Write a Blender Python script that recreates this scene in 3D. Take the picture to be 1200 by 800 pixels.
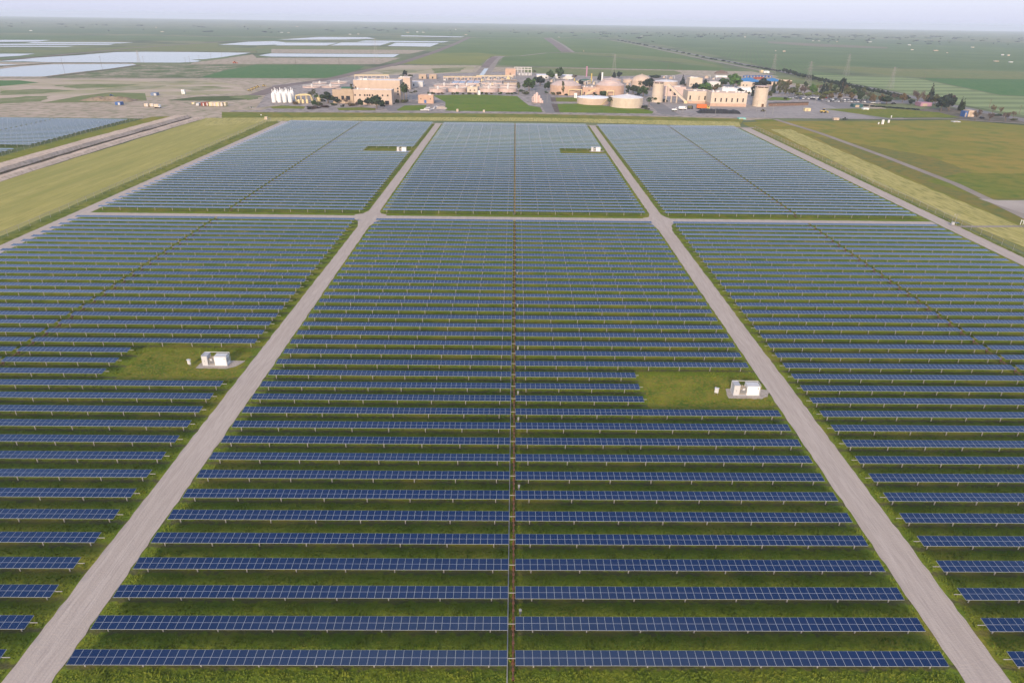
import bpy, bmesh, math, random
import numpy as np
from mathutils import Vector, Matrix
R = math.radians
for o in list(bpy.data.objects): bpy.data.objects.remove(o)
SC = bpy.context.scene
COL = SC.collection

# ------------------------------------------------------------------ camera
PITCH, YAW, ROLL = R(25.23), R(.087), R(.855)
F0, CX, CZ = 800.0, -.80, 68.25
def _basis():
    cy, sy, cp, sp = math.cos(YAW), math.sin(YAW), math.cos(PITCH), math.sin(PITCH)
    F = Vector((sy*cp, cy*cp, -sp)); r = Vector((cy, -sy, 0)); u = r.cross(F)
    c, s = math.cos(ROLL), math.sin(ROLL)
    return F, c*r+s*u, -s*r+c*u
FV, RV, UV = _basis()
cam = bpy.data.cameras.new('camera'); cam_o = bpy.data.objects.new('camera', cam); COL.objects.link(cam_o)
cam.sensor_width = 36; cam.sensor_fit = 'HORIZONTAL'; cam.lens = F0/1200*36
cam.clip_start = 1; cam.clip_end = 60000
M = Matrix((RV, UV, -FV)).transposed().to_4x4(); M.translation = Vector((CX, 0, CZ))
cam_o.matrix_world = M
SC.camera = cam_o

# ------------------------------------------------------------------ sky, sun, exposure
VEIL = 5.95
SUN_EL, SUN_AZ = R(20), R(192)        # azimuth clockwise from +Y (north): the sun stands low behind the camera
w = bpy.data.worlds.new('World'); SC.world = w; w.use_nodes = True
nt = w.node_tree; nt.nodes.clear()
sky = nt.nodes.new('ShaderNodeTexSky'); sky.sky_type = 'NISHITA'; sky.sun_disc = False
sky.sun_elevation = SUN_EL; sky.sun_rotation = SUN_AZ
sky.air_density = 1.0; sky.dust_density = 2.0; sky.ozone_density = 2.0; sky.altitude = 60
# thin cloud veils the sky: milky at the horizon, clearer and bluer in the middle, overhead an unseen pale deck added to brighten the ground
tcw = nt.nodes.new('ShaderNodeTexCoord'); sep = nt.nodes.new('ShaderNodeSeparateXYZ'); nt.links.new(tcw.outputs['Generated'], sep.inputs[0])
rmp = nt.nodes.new('ShaderNodeValToRGB'); rmp.color_ramp.interpolation = 'EASE'
def stop(k, pos, c):
    e = rmp.color_ramp.elements[k] if k < 2 else rmp.color_ramp.elements.new(pos); e.position = pos; e.color = (*c, 1)
stop(0, 0., (.64, .66, .87)); stop(1, 1., (.98, .96, 1.)); stop(2, .13, (.63, .68, .88)); stop(3, .30, (.50, .62, .86)); stop(6, .48, (.30, .43, .72)); stop(4, .74, (.17, .28, .58)); stop(5, .90, (.96, .96, 1.))
veil = nt.nodes.new('ShaderNodeMix'); veil.data_type = 'RGBA'; veil.inputs[0].default_value = .7
gain = nt.nodes.new('ShaderNodeVectorMath'); gain.operation = 'SCALE'; gain.inputs['Scale'].default_value = VEIL
bgn = nt.nodes.new('ShaderNodeBackground'); bgn.inputs[1].default_value = .12
outw = nt.nodes.new('ShaderNodeOutputWorld')
nt.links.new(sep.outputs[2], rmp.inputs[0]); nt.links.new(rmp.outputs[0], gain.inputs[0])
nt.links.new(sky.outputs[0], veil.inputs[6]); nt.links.new(gain.outputs[0], veil.inputs[7]); nt.links.new(veil.outputs[2], bgn.inputs[0]); nt.links.new(bgn.outputs[0], outw.inputs[0])
sl = bpy.data.lights.new('sun', 'SUN'); sl.energy = 2.4; sl.angle = R(8); sl.color = (1, .80, .60)
so = bpy.data.objects.new('sun', sl); COL.objects.link(so); so.location = (0, -50, 120)
sd = Vector((math.sin(SUN_AZ)*math.cos(SUN_EL), math.cos(SUN_AZ)*math.cos(SUN_EL), math.sin(SUN_EL)))
so.rotation_euler = (-sd).to_track_quat('-Z', 'Y').to_euler()
SC.view_settings.view_transform = 'Standard'; SC.view_settings.look = 'None'
SC.view_settings.exposure = 0.93; SC.view_settings.gamma = 1; SC.view_settings.use_curve_mapping = False
SC.render.engine = 'CYCLES'
SC.cycles.max_bounces = 6; SC.cycles.volume_bounces = 1

# ------------------------------------------------------------------ from photo pixels (1200x800) to the ground plane
def at(px, py, z=0.0):
    d = FV + RV*((px-600)/F0) - UV*((py-400)/F0)
    return Vector((CX, 0, CZ)) + d*((z-CZ)/d.z)
def mpp(px, py):
    return (at(px, py)-Vector((CX, 0, CZ))).dot(FV)/F0

# ------------------------------------------------------------------ materials
MATS = {}
def mat(name, c1, c2=None, scale=.1, rough=.85, bump=0., metal=0., spec=.12, detail=4., c3=None, stretch=None, lo=.35, hi=.65):
    if name in MATS: return MATS[name]
    m = bpy.data.materials.new(name); m.use_nodes = True; t = m.node_tree; b = t.nodes['Principled BSDF']
    b.inputs['Roughness'].default_value = rough; b.inputs['Metallic'].default_value = metal; b.inputs['Specular IOR Level'].default_value = spec
    b.inputs['Base Color'].default_value = (*c1, 1)
    if c2:
        tc = t.nodes.new('ShaderNodeTexCoord'); mp = t.nodes.new('ShaderNodeMapping'); t.links.new(tc.outputs['Object'], mp.inputs[0])
        if stretch: mp.inputs['Scale'].default_value = stretch
        n = t.nodes.new('ShaderNodeTexNoise'); n.inputs['Scale'].default_value = scale; n.inputs['Detail'].default_value = detail; n.inputs['Roughness'].default_value = .6
        r = t.nodes.new('ShaderNodeValToRGB'); r.color_ramp.elements[0].color = (*c1, 1); r.color_ramp.elements[1].color = (*c2, 1)
        r.color_ramp.elements[0].position = lo; r.color_ramp.elements[1].position = hi
        t.links.new(mp.outputs[0], n.inputs[0]); t.links.new(n.outputs[0], r.inputs[0])
        res = r.outputs[0]
        if c3:
            n2 = t.nodes.new('ShaderNodeTexNoise'); n2.inputs['Scale'].default_value = scale*7; n2.inputs['Detail'].default_value = 5
            r2 = t.nodes.new('ShaderNodeValToRGB'); r2.color_ramp.elements[0].position = .45; r2.color_ramp.elements[1].position = .68
            mx = t.nodes.new('ShaderNodeMix'); mx.data_type = 'RGBA'; mx.inputs[7].default_value = (*c3, 1)
            t.links.new(mp.outputs[0], n2.inputs[0]); t.links.new(n2.outputs[0], r2.inputs[0]); t.links.new(r2.outputs[0], mx.inputs[0]); t.links.new(res, mx.inputs[6]); res = mx.outputs[2]
        t.links.new(res, b.inputs['Base Color'])
        if bump:
            bp = t.nodes.new('ShaderNodeBump'); bp.inputs['Strength'].default_value = bump; bp.inputs['Distance'].default_value = .3
            n3 = t.nodes.new('ShaderNodeTexNoise'); n3.inputs['Scale'].default_value = scale*12; n3.inputs['Detail'].default_value = 6
            t.links.new(tc.outputs['Object'], n3.inputs[0]); t.links.new(n3.outputs[0], bp.inputs['Height']); t.links.new(bp.outputs[0], b.inputs['Normal'])
    MATS[name] = m; return m

# crop field with planted lines: direction is the angle of the lines, period in metres
def crop(name, c1, c2, period, ang, soil, amount=.5, patch=.006):
    if name in MATS: return MATS[name]
    m = mat(name, c1, c2, patch, .95, detail=6)
    t = m.node_tree; b = t.nodes['Principled BSDF']; src = b.inputs['Base Color'].links[0].from_socket
    tc = t.nodes.new('ShaderNodeTexCoord'); mp = t.nodes.new('ShaderNodeMapping'); mp.inputs['Rotation'].default_value = (0, 0, ang)
    wv = t.nodes.new('ShaderNodeTexWave'); wv.inputs['Scale'].default_value = 2*math.pi/20/period; wv.inputs['Distortion'].default_value = .6; wv.inputs['Detail'].default_value = 2
    n = t.nodes.new('ShaderNodeTexNoise'); n.inputs['Scale'].default_value = .02; n.inputs['Detail'].default_value = 5
    mu = t.nodes.new('ShaderNodeMath'); mu.operation = 'MULTIPLY'; mu2 = t.nodes.new('ShaderNodeMath'); mu2.operation = 'MULTIPLY'; mu2.inputs[1].default_value = amount*2
    mx = t.nodes.new('ShaderNodeMix'); mx.data_type = 'RGBA'; mx.inputs[7].default_value = (*soil, 1)
    t.links.new(tc.outputs['Object'], mp.inputs[0]); t.links.new(mp.outputs[0], wv.inputs[0]); t.links.new(tc.outputs['Object'], n.inputs[0])
    t.links.new(wv.outputs['Fac'], mu.inputs[0]); t.links.new(n.outputs[0], mu.inputs[1]); t.links.new(mu.outputs[0], mu2.inputs[0])
    t.links.new(mu2.outputs[0], mx.inputs[0]); t.links.new(src, mx.inputs[6]); t.links.new(mx.outputs[2], b.inputs['Base Color'])
    return m

# ------------------------------------------------------------------ mesh builder
class MB:
    def __init__(s): s.v = []; s.f = []; s.mi = []; s.mats = []
    def m(s, mt):
        if mt not in s.mats: s.mats.append(mt)
        return s.mats.index(mt)
    def poly(s, pts, mt):
        b = len(s.v); s.v += [tuple(p) for p in pts]; s.f.append(tuple(range(b, b+len(pts)))); s.mi.append(s.m(mt))
    def mesh(s, vs, fs, mt):
        b = len(s.v); s.v += [tuple(p) for p in vs]; k = s.m(mt)
        for f in fs: s.f.append(tuple(i+b for i in f)); s.mi.append(k)
    def box(s, c, d, mt, rz=0, taper=1.):
        x, y, z = d[0]/2, d[1]/2, d[2]/2; cs, sn = math.cos(rz), math.sin(rz); vs = []
        for (i, j, k) in ((-1,-1,-1),(1,-1,-1),(1,1,-1),(-1,1,-1),(-1,-1,1),(1,-1,1),(1,1,1),(-1,1,1)):
            q = taper if k > 0 else 1
            a, b = i*x*q, j*y*q
            vs.append((c[0]+a*cs-b*sn, c[1]+a*sn+b*cs, c[2]+k*z))
        s.mesh(vs, [(0,3,2,1),(4,5,6,7),(0,1,5,4),(1,2,6,5),(2,3,7,6),(3,0,4,7)], mt)
    def bx(s, x0, x1, y0, y1, z0, z1, mt): s.box(((x0+x1)/2, (y0+y1)/2, (z0+z1)/2), (x1-x0, y1-y0, z1-z0), mt)
    def bar(s, a, b, r, mt, n=4, r2=None):
        a, b = Vector(a), Vector(b); d = (b-a).normalized(); u = d.orthogonal().normalized(); v = d.cross(u); r2 = r if r2 is None else r2
        vs = [a+(u*math.cos(2*math.pi*i/n)+v*math.sin(2*math.pi*i/n))*r for i in range(n)]+[b+(u*math.cos(2*math.pi*i/n)+v*math.sin(2*math.pi*i/n))*r2 for i in range(n)]
        s.mesh(vs, [(i, (i+1) % n, n+(i+1) % n, n+i) for i in range(n)]+[tuple(range(n-1, -1, -1)), tuple(range(n, 2*n))], mt)
    def lathe(s, prof, mt, n=24, c=(0, 0, 0)):     # prof: list of (radius, z), closed at both ends
        vs = []; fs = []
        for (r, z) in prof:
            for i in range(n): a = 2*math.pi*i/n; vs.append((c[0]+r*math.cos(a), c[1]+r*math.sin(a), c[2]+z))
        for k in range(len(prof)-1):
            for i in range(n): j = (i+1) % n; fs.append((k*n+i, k*n+j, (k+1)*n+j, (k+1)*n+i))
        fs.append(tuple(range(n-1, -1, -1))); fs.append(tuple(range((len(prof)-1)*n, len(prof)*n)))
        s.mesh(vs, fs, mt)
    def prism(s, pts, y0, y1, mt):                 # outline in x,z pushed along y
        n = len(pts); vs = [(p[0], y0, p[1]) for p in pts]+[(p[0], y1, p[1]) for p in pts]
        s.mesh(vs, [tuple(range(n)), tuple(range(2*n-1, n-1, -1))]+[(i, n+i, n+(i+1) % n, (i+1) % n) for i in range(n)], mt)
    def data(s, name):
        me = bpy.data.meshes.new(name); me.from_pydata(s.v, [], s.f)
        for mt in s.mats: me.materials.append(mt)
        me.polygons.foreach_set('material_index', s.mi); me.update(); return me
    def build(s, name, parent=None, loc=None, smooth=False):
        o = bpy.data.objects.new(name, s.data(name)); COL.objects.link(o)
        if smooth:
            for p in o.data.polygons: p.use_smooth = len(p.vertices) == 4
        if parent: o.parent = parent
        if loc is not None: o.location = loc
        return o
def tag(o, label=None, cat=None, group=None, kind=None):
    for k, v in (('label', label), ('category', cat), ('group', group), ('kind', kind)):
        if v: o[k] = v
    return o
def thing(name, label, cat, loc=(0, 0, 0), rz=0, group=None):
    o = bpy.data.objects.new(name, None); COL.objects.link(o); o.location = loc; o.rotation_euler = (0, 0, rz); o.empty_display_size = .5
    return tag(o, label, cat, group)
def link(name, me, parent=None, loc=None):
    o = bpy.data.objects.new(name, me); COL.objects.link(o)
    if parent: o.parent = parent
    if loc is not None: o.location = loc
    return o
def copy_tree(o, parent=None):
    c = o.copy(); COL.objects.link(c)
    if parent: c.parent = parent
    for ch in list(o.children): copy_tree(ch, c)
    return c
LAYER = [0]
def sheet(name, pts, m, z, ground=False):           # flat ground sheet from photo pixels (or from ground points)
    LAYER[0] += 1; z = z + LAYER[0]*.0005
    P = [Vector((p[0], p[1], 0)) if ground else at(*p) for p in pts]
    mb = MB(); mb.poly([(p.x, p.y, z) for p in P], m)
    o = mb.build(name)
    if o.data.polygons[0].normal.z < 0: o.data.flip_normals()
    return tag(o, kind='structure')
def ragged(pts, step=2., amp=.25, seed=0, closed=True):
    rnd = random.Random(seed); out = []; n = len(pts)
    for i in range(n if closed else n-1):
        a, b = Vector(pts[i]), Vector(pts[(i+1) % n]); L = (b-a).length; k = max(1, int(L/step)); nrm = Vector((-(b-a).y, (b-a).x))/max(L, 1e-6)
        for j in range(k): out.append(a+(b-a)*(j/k)+nrm*((rnd.random()-.5)*2*amp if j else 0))
    return [(p.x, p.y) for p in out]
# ================================================================== SETTING: ground and fields
S, G, Y0, H = 4.98, .0138, 55.76, 1.55
def rowY(n, X): return Y0+S*n+G*X
dirt = mat('tan_dirt', (.46, .36, .28), (.36, .28, .21), .02, .95, c3=(.20, .20, .11), lo=.3, hi=.7)
g_base = mat('valley_floor', (.12, .165, .062), (.20, .195, .10), .0012, .95, c3=(.05, .075, .035), detail=8)
gr = MB(); gr.poly([(-14000, -300, -.05), (14000, -300, -.05), (14000, 13000, -.05), (-14000, 13000, -.05)], g_base)
tag(gr.build('ground'), kind='structure')
near_dirt = dirt
orch = crop('orchard', (.078, .138, .044), (.125, .18, .06), 9., .3, (.10, .10, .06), .35)
orch2 = crop('orchard_dark', (.075, .125, .046), (.11, .158, .06), 7., 1.5, (.085, .09, .05), .35)
cropg = crop('row_crop', (.080, .145, .036), (.125, .18, .048), 5., 1.57, (.13, .13, .06), .3)
cropy = crop('yellowing_crop', (.21, .22, .05), (.155, .19, .046), 6., 0.2, (.12, .12, .05), .3)
bright = mat('alfalfa', (.052, .135, .034), (.07, .16, .042), .02, .95, c3=(.10, .165, .055))
pale = crop('pale_crop', (.26, .31, .14), (.22, .27, .115), 42., 1.45, (.13, .17, .07), .8)
tangreen = mat('dry_pasture', (.20, .19, .075), (.15, .18, .062), .015, .95, c3=(.12, .155, .05))
# --- far fields, from the back to the front
sheet('field', [(-60,41.5),(150,42),(330,45),(330,47.3),(240,49),(150,47.4),(-60,47)], orch, .02)
sheet('field', [(-60,33.5),(500,34),(540,36.5),(330,43),(150,40),(-60,38)], orch2, .02)
sheet('field', [(470,37),(720,39),(720,44),(660,44.2),(560,43.5),(545,42.6),(470,41)], orch, .02)
sheet('field', [(545,45),(570,44.2),(640,44.4),(660,55),(664,61),(640,62.2),(600,66.3),(572,66.3),(495,66.5),(530,51.5)], cropg, .03)
sheet('field', [(505,63),(495,66),(468,75.2),(562,76.3),(575,66.6),(600,66),(560,62)], cropy, .035)
sheet('field', [(590,67),(640,62.6),(662,62.4),(860,81),(878,83.5),(760,81.5),(700,79.8),(584,76.5)], cropg, .03)
sheet('field', [(665,61),(645,44.4),(700,46),(740,51.5),(800,65),(850,77.5),(820,75.3),(740,66),(690,62)], cropg, .032)
sheet('field', [(655,62),(720,63),(800,69),(850,78.5),(760,70),(690,64)], tangreen, .034)
sheet('field', [(720,40.2),(1300,56),(1300,86),(1090,80),(960,77),(940,82),(1035,94),(955,92),(905,79.5),(830,63),(760,50),(725,44)], orch, .03)
sheet('field', [(700,37.5),(1300,53.5),(1300,60),(1040,51.5),(900,46),(720,42)], orch2, .034)
sheet('field', [(900,48.6),(1040,55.6),(1040,57.2),(960,55),(900,50.7)], mat('fallow', (.20, .16, .11), (.16, .14, .09), .01, .95), .036)
sheet('field', [(955,77.4),(1090,81.5),(1300,87.5),(1300,97),(1200,93),(1075,91),(1046,88.5),(1010,85)], tangreen, .036)
sheet('field', [(945,88),(1044,90.5),(1077,92.5),(1172,112.5),(1300,118),(1300,160),(1200,135.5),(1150,127),(1096,117),(1050,107),(985,95.5)], pale, .038)
sheet('field', [(1078,92),(1200,93.4),(1300,96.5),(1300,117),(1172,111.6)], bright, .04)
sheet('field', [(234,91.2),(262,83),(299,76),(415,76.3),(428,78.2),(405,87),(392,91.3),(300,91.8)], bright, .04)
sheet('field', [(-40,94.8),(22,94.4),(46,97),(-40,105)], bright, .04)
sheet('field', [(50,91.3),(110,82.5),(152,76.2),(235,75.6),(300,76),(262,83),(236,90),(150,91.2)], mat('scrub', (.10, .135, .045), (.36, .29, .22), .035, .95, c3=(.08, .125, .04), lo=.42, hi=.6), .03)
sheet('field', [(48,121),(95,112.5),(130,108.5),(170,109.5),(172,118),(130,119.5)], tangreen, .04)
sheet('field', [(196,118),(230,113.6),(300,112),(303,116),(260,118.5)], mat('weedy_grass', (.065, .095, .028), (.10, .115, .04), .05, .95), .041)
sheet('field', [(612,79),(700,81.4),(790,83.2),(800,86),(768,93),(720,92.4),(640,91.4),(615,86)], tangreen, .04)
sheet('field', [(-60,58.8),(40,59.5),(80,58),(150,54.6),(255,49.8),(255,55),(300,57),(300,61.5),(150,60.5),(80,61.5),(40,61.8),(-60,61.5)], tangreen, .026)
sheet('field', [(300,54.4),(378,54.2),(520,56),(505,58),(430,58.6),(300,57.6)], tangreen, .026)
# --- bare ground of the basins and the plant yard
sheet('bare_ground', [(-60,91.2),(235,91.6),(392,92),(470,76.2),(560,77),(578,78.5),(700,80.5),(880,84),(905,88),(1010,118),(1040,128),(880,141),(300,141),(-60,139)], dirt, .012)
sheet('bare_ground', [(300,68),(470,68),(445,75.5),(300,75)], dirt, .014)
sheet('bare_ground', [(318,57.8),(500,59),(480,63.3),(318,62.4)], dirt, .014)
sheet('bare_ground', [(224,74),(262,69),(296,64),(300,67),(300,75.5),(224,75.6)], dirt, .016)
sheet('bare_ground', [(-60,91),(-60,72.8),(60,73.4),(155,73.8),(162,77.5),(85,86.5),(52,91)], dirt, .01)
speck = mat('weedy_ground', (.47, .37, .285), (.23, .24, .08), .016, .95, c3=(.36, .295, .215), detail=8, stretch=(.55, 1.6, 1), lo=.42, hi=.66)
sheet('bare_ground', [(-60,93),(230,92.3),(280,100),(290,109),(60,119),(-60,122)], speck, .018)
sheet('bare_ground', [(440,79.5),(468,77),(556,78),(552,90),(470,88.5),(420,86)], speck, .018)
weed = mat('weed_cover', (.12, .16, .045), (.30, .265, .17), .05, .95, c3=(.17, .19, .07), detail=8, lo=.42, hi=.7)
wsrc = mat('weed_patch', (.16, .18, .06), (.36, .31, .22), .04, .95, detail=8)
for i, q in enumerate(([(60,100),(110,98.5),(165,99),(140,102),(90,104)], [(110,105.5),(150,101.6),(195,100.5),(180,104),(140,107)], [(0,107),(40,104.5),(90,106),(50,110),(0,112)], [(200,103),(250,101),(275,103.5),(230,107)], [(-20,118),(30,113),(60,112.5),(48,119),(0,122)], [(175,95.5),(225,94.5),(250,96.5),(200,98)], [(268,113.5),(296,111.6),(308,113.5),(290,117.6)], [(440,83.5),(470,81),(500,82),(480,86),(450,87)], [(505,80.5),(545,79.4),(540,84),(510,86)], [(560,96),(566,91),(572,91),(566,97)])):
    P = [tuple(at(*p).xy) for p in q]; sheet('weeds', ragged(P, 6, 2.2, 40+i), wsrc if i % 2 else weed, .045, True)
# --- ponds
wm = mat('pond_water', (.055, .065, .075), rough=.06, spec=.5)
wb = wm.node_tree; b_ = wb.nodes['Principled BSDF']; b_.inputs['IOR'].default_value = 1.333
n_ = wb.nodes.new('ShaderNodeTexNoise'); n_.inputs['Scale'].default_value = .7; bp_ = wb.nodes.new('ShaderNodeBump'); bp_.inputs['Strength'].default_value = .08; bp_.inputs['Distance'].default_value = .05
tc_ = wb.nodes.new('ShaderNodeTexCoord'); wb.links.new(tc_.outputs['Object'], n_.inputs[0]); wb.links.new(n_.outputs[0], bp_.inputs['Height']); wb.links.new(bp_.outputs[0], b_.inputs['Normal'])
berm = mat('pond_berm', (.10, .105, .05), (.17, .14, .10), .02, .95)
PONDS = [
 [(-60,72.6),(12,70.6),(42,68),(91,65),(136,61.4),(170,61),(230,61.3),(294,62.2),(278,64.6),(259,67.5),(240,69.6),(224,70.2),(236,71.6),(229,73),(210,73.7),(154,73.5),(57,73.2),(28,72.3)],
 [(-60,88.5),(0,81),(28,77.8),(61,75.6),(154,75.1),(160,76.4),(127,81),(85,85.5),(50,90),(-60,90)],
 [(-60,75.6),(0,75.1),(21,76),(0,78.8),(-60,84)],
 [(-60,63.2),(41,63.2),(24,65.6),(0,67),(-60,69.5)],
 [(-60,46.8),(60,47.2),(44,49),(0,49.4),(-60,49.2)],
 [(40,49.5),(156,50),(142,51.1),(30,50.9)], [(-60,51.6),(135,51.6),(128,52.9),(-60,53.2)], [(-60,53.8),(88,54.3),(78,55.2),(-60,55.2)],
 [(256,52.6),(290,49.3),(322,48.5),(334,49.8),(327,52.4),(300,53.4)], [(333,50.2),(396,50.4),(383,53.6),(322,53.5)],
 [(400,50.1),(458,49.9),(445,53.6),(387,53.6)], [(464,50.4),(515,50.9),(504,55),(454,54.2)], [(428,47.8),(527,48.8),(519,50),(418,49.3)],
 [(325,46.8),(375,43.6),(430,43.9),(440,45.6),(400,46.6)], [(471,41.8),(544,43.2),(540,43.9),(469,42.8)],
 [(303,65.2),(317,62.9),(468,63.8),(461,67.3),(317,66.6)]]
for q in PONDS: sheet('pond', q, wm, .06)
# raised earth berms of the ponds: low banks with sloped sides
def bank(name, pts, wd, h, m, kind='structure', z0=0.):
    P = [at(*p) for p in pts]; mb = MB()
    for i in range(len(P)-1):
        a, b = P[i], P[i+1]; n = Vector((-(b-a).y, (b-a).x, 0)).normalized(); z = Vector((0, 0, h)); e = (b-a).normalized()*wd*.3; a = a-e; b = b+e
        vs = [a-n*wd, a-n*wd*.45+z, a+n*wd*.45+z, a+n*wd, b-n*wd, b-n*wd*.45+z, b+n*wd*.45+z, b+n*wd]
        mb.mesh([(v.x, v.y, v.z+z0-.02*(i % 2)) for v in vs], [(0,4,5,1),(1,5,6,2),(2,6,7,3),(0,1,2,3),(7,6,5,4)], m)
    return tag(mb.build(name), kind=kind)
bank('pond_bank', [(-40,79.8),(28,76.8),(61,74.5),(154,74.4)], 5, .9, berm)
bank('pond_bank', [(0,71.2),(42,67.3),(91,64.2),(136,60.6),(175,60.2),(300,61.4)], 6, .8, berm)
bank('pond_bank', [(330,53.9),(400,54.2),(505,55.6)], 5, .8, berm)
bank('pond_bank', [(52,91.2),(128,81.8),(162,76.9)], 5, .8, berm)
# --- roads far away
road_dirt = mat('dirt_road', (.30, .255, .215), (.24, .20, .165), .05, .95)
asph = mat('asphalt', (.19, .175, .17), (.225, .205, .195), .05, .9)
conc = mat('yard_paving', (.38, .32, .285), (.29, .25, .23), .03, .9, c3=(.15, .135, .125), detail=7)
def strip(name, pts, wd, m, z):
    P = [at(*p) if len(p) == 2 else Vector(p) for p in pts]; mb = MB(); L = []; Q = []
    LAYER[0] += 1; z += LAYER[0]*.0005
    for i, p in enumerate(P):
        d = (P[min(i+1, len(P)-1)]-P[max(i-1, 0)]).normalized(); n = Vector((-d.y, d.x, 0))*wd/2
        L.append((p.x+n.x, p.y+n.y, z)); Q.append((p.x-n.x, p.y-n.y, z))
    for i in range(len(P)-1): mb.poly([L[i], Q[i], Q[i+1], L[i+1]], m)
    o = mb.build(name)
    for p in o.data.polygons:
        if p.normal.z < 0: p.flip()
    return tag(o, kind='structure')
strip('dirt_road', [(-40,72.5),(22,69.6),(62,65.3),(110,61),(150,57),(205,53),(262,49.2),(300,47.3)], 14, mat('dark_dirt', (.17, .13, .115), (.22, .17, .15), .03, .95), .08)
strip('dirt_road', [(300,112),(330,101),(360,97),(395,91),(420,85),(470,74),(510,61),(535,51),(550,44)], 16, mat('dark_dirt', (0,0,0)), .08)
strip('dirt_road', [(563,90),(571,80),(578,70),(586,66)], 22, road_dirt, .082)
strip('dirt_road', [(568,79),(576,70.5),(581,66.6)], 13, mat('dark_dirt', (0,0,0)), .088)
strip('canal_water', [(563.5,89.5),(570,80.5)], 6, wm, .09)
strip('dirt_road', [(581,66.8),(610,65.8),(640,62.4),(668,61.8),(720,63.4)], 9, road_dirt, .09)
strip('dirt_road', [(664,61.2),(652,52),(640,44.8)], 26, mat('dark_dirt', (0,0,0)), .086)
strip('dirt_road', [(672,61.6),(660,53),(645,44.6)], 8, road_dirt, .09)
strip('dirt_road', [(582,77.5),(700,80.2),(790,82.2)], 6, road_dirt, .09)
strip('dirt_road', [(-40,92),(60,92),(240,92.4),(392,92.3)], 5, road_dirt, .09)
strip('highway', [(700,44),(725,46.6),(760,53.5),(830,67.6),(900,81),(960,92.8),(1040,107.6),(1100,121),(1200,141),(1280,160)], 13, asph, .10)
strip('dirt_road', [(715,47),(750,53.5),(825,69.5),(890,82.5),(905,87)], 10, road_dirt, .09)
# --- plant yard paving, lawns, drives
sheet('yard_paving', [(300,131),(338,121),(300,127),(320,100),(400,91),(470,88),(600,84),(700,90),(800,88),(900,96),(1010,113),(985,127),(1060,140.2),(870,138.4),(640,133),(300,132.8)], conc, .05)
sheet('yard_paving', [(790,122),(900,124),(960,118),(1000,126),(1062,140),(870,137.5),(800,132),(772,126)], mat('dark_paving', (.30, .265, .245), (.235, .21, .20), .03, .9, c3=(.34, .30, .27)), .06)
sheet('pavement', [(462,134),(452,128),(466,121),(500,118),(610,115),(610,117.5),(510,121),(482,123),(464,130),(470,134)], asph, .065)
sheet('pavement', [(640,133),(628,115),(626,101),(638,101),(646,114),(655,133)], asph, .065)
sheet('pavement', [(760,121),(775,121),(800,137),(772,133)], asph, .066)
sheet('pavement', [(940,112),(960,112),(1064,140),(1032,140),(980,127)], asph, .068)
strip('plant_road', [(270,130.5),(340,130.3),(480,131.3),(600,132.6),(700,134),(800,136),(872,138)], 6.5, conc, .08)
lawn = mat('lawn', (0.075, 0.155, 0.009), (0.135, 0.190, 0.013), .06, .95, c3=(0.140, 0.150, 0.022), bump=.5)
lawn2 = mat('dry_lawn', (0.140, 0.170, 0.015), (0.200, 0.185, 0.022), .04, .95, c3=(0.090, 0.125, 0.018), bump=.5)
for q, mm in (([(316,125.5),(330,124),(358,125),(356,127.8),(320,127.6)], lawn2), ([(395,126.8),(420,126),(440,127.2),(440,129.6),(397,129.6)], lawn2),
              ([(465,129),(474,124),(500,123.3),(497,129.9),(466,130)], lawn), ([(507,112),(560,111),(606,113),(612,118),(620,124),(633,126),(636,131.6),(560,130.7),(522,130),(522,120)], lawn),
              ([(651,114.6),(675,114.4),(678,119.6),(652,119.4)], lawn2), ([(653,122),(680,121.8),(717,125),(755,128),(766,131),(764,133.6),(656,132)], lawn),
              ([(905,114),(932,115),(924,118),(898,117.5)], lawn), ([(965,128),(1000,127.5),(1050,128),(1100,132),(1125,138),(1065,138),(1040,138.6)], lawn2),
              ([(884,141),(907,140.2),(912,142.8),(888,143)], lawn2)): sheet('lawn', q, mm, .085)
sheet('planting_bed', [(645,114.3),(651,114.6),(652,119.4),(646,119.5)], mat('bark', (.10, .075, .06), (.14, .11, .09), .2, .95), .087)
sheet('planting_bed', [(646,121.8),(653,122),(656,132),(650,131.6)], mat('bark', (0,0,0)), .087)
# --- verge between the plant and the panels
straw = mat('straw', (0.460, 0.385, 0.140), (0.350, 0.305, 0.091), .06, .95, c3=(0.210, 0.205, 0.058), bump=.4, stretch=(2.5, .3, 1))
verge = mat('verge_grass', (0.150, 0.170, 0.023), (0.230, 0.185, 0.033), .02, .95, c3=(0.100, 0.140, 0.019), bump=.4)
sheet('verge', [(260,131.6),(480,132.6),(640,134.2),(872,139.5),(868,146),(640,141),(480,140),(260,141.5)], verge, .09)
sheet('verge', [(240,138.6),(480,137.6),(640,138.4),(866,143.2),(868,149),(640,142.8),(480,141.6),(330,142),(240,148)], straw, .095)
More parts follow.
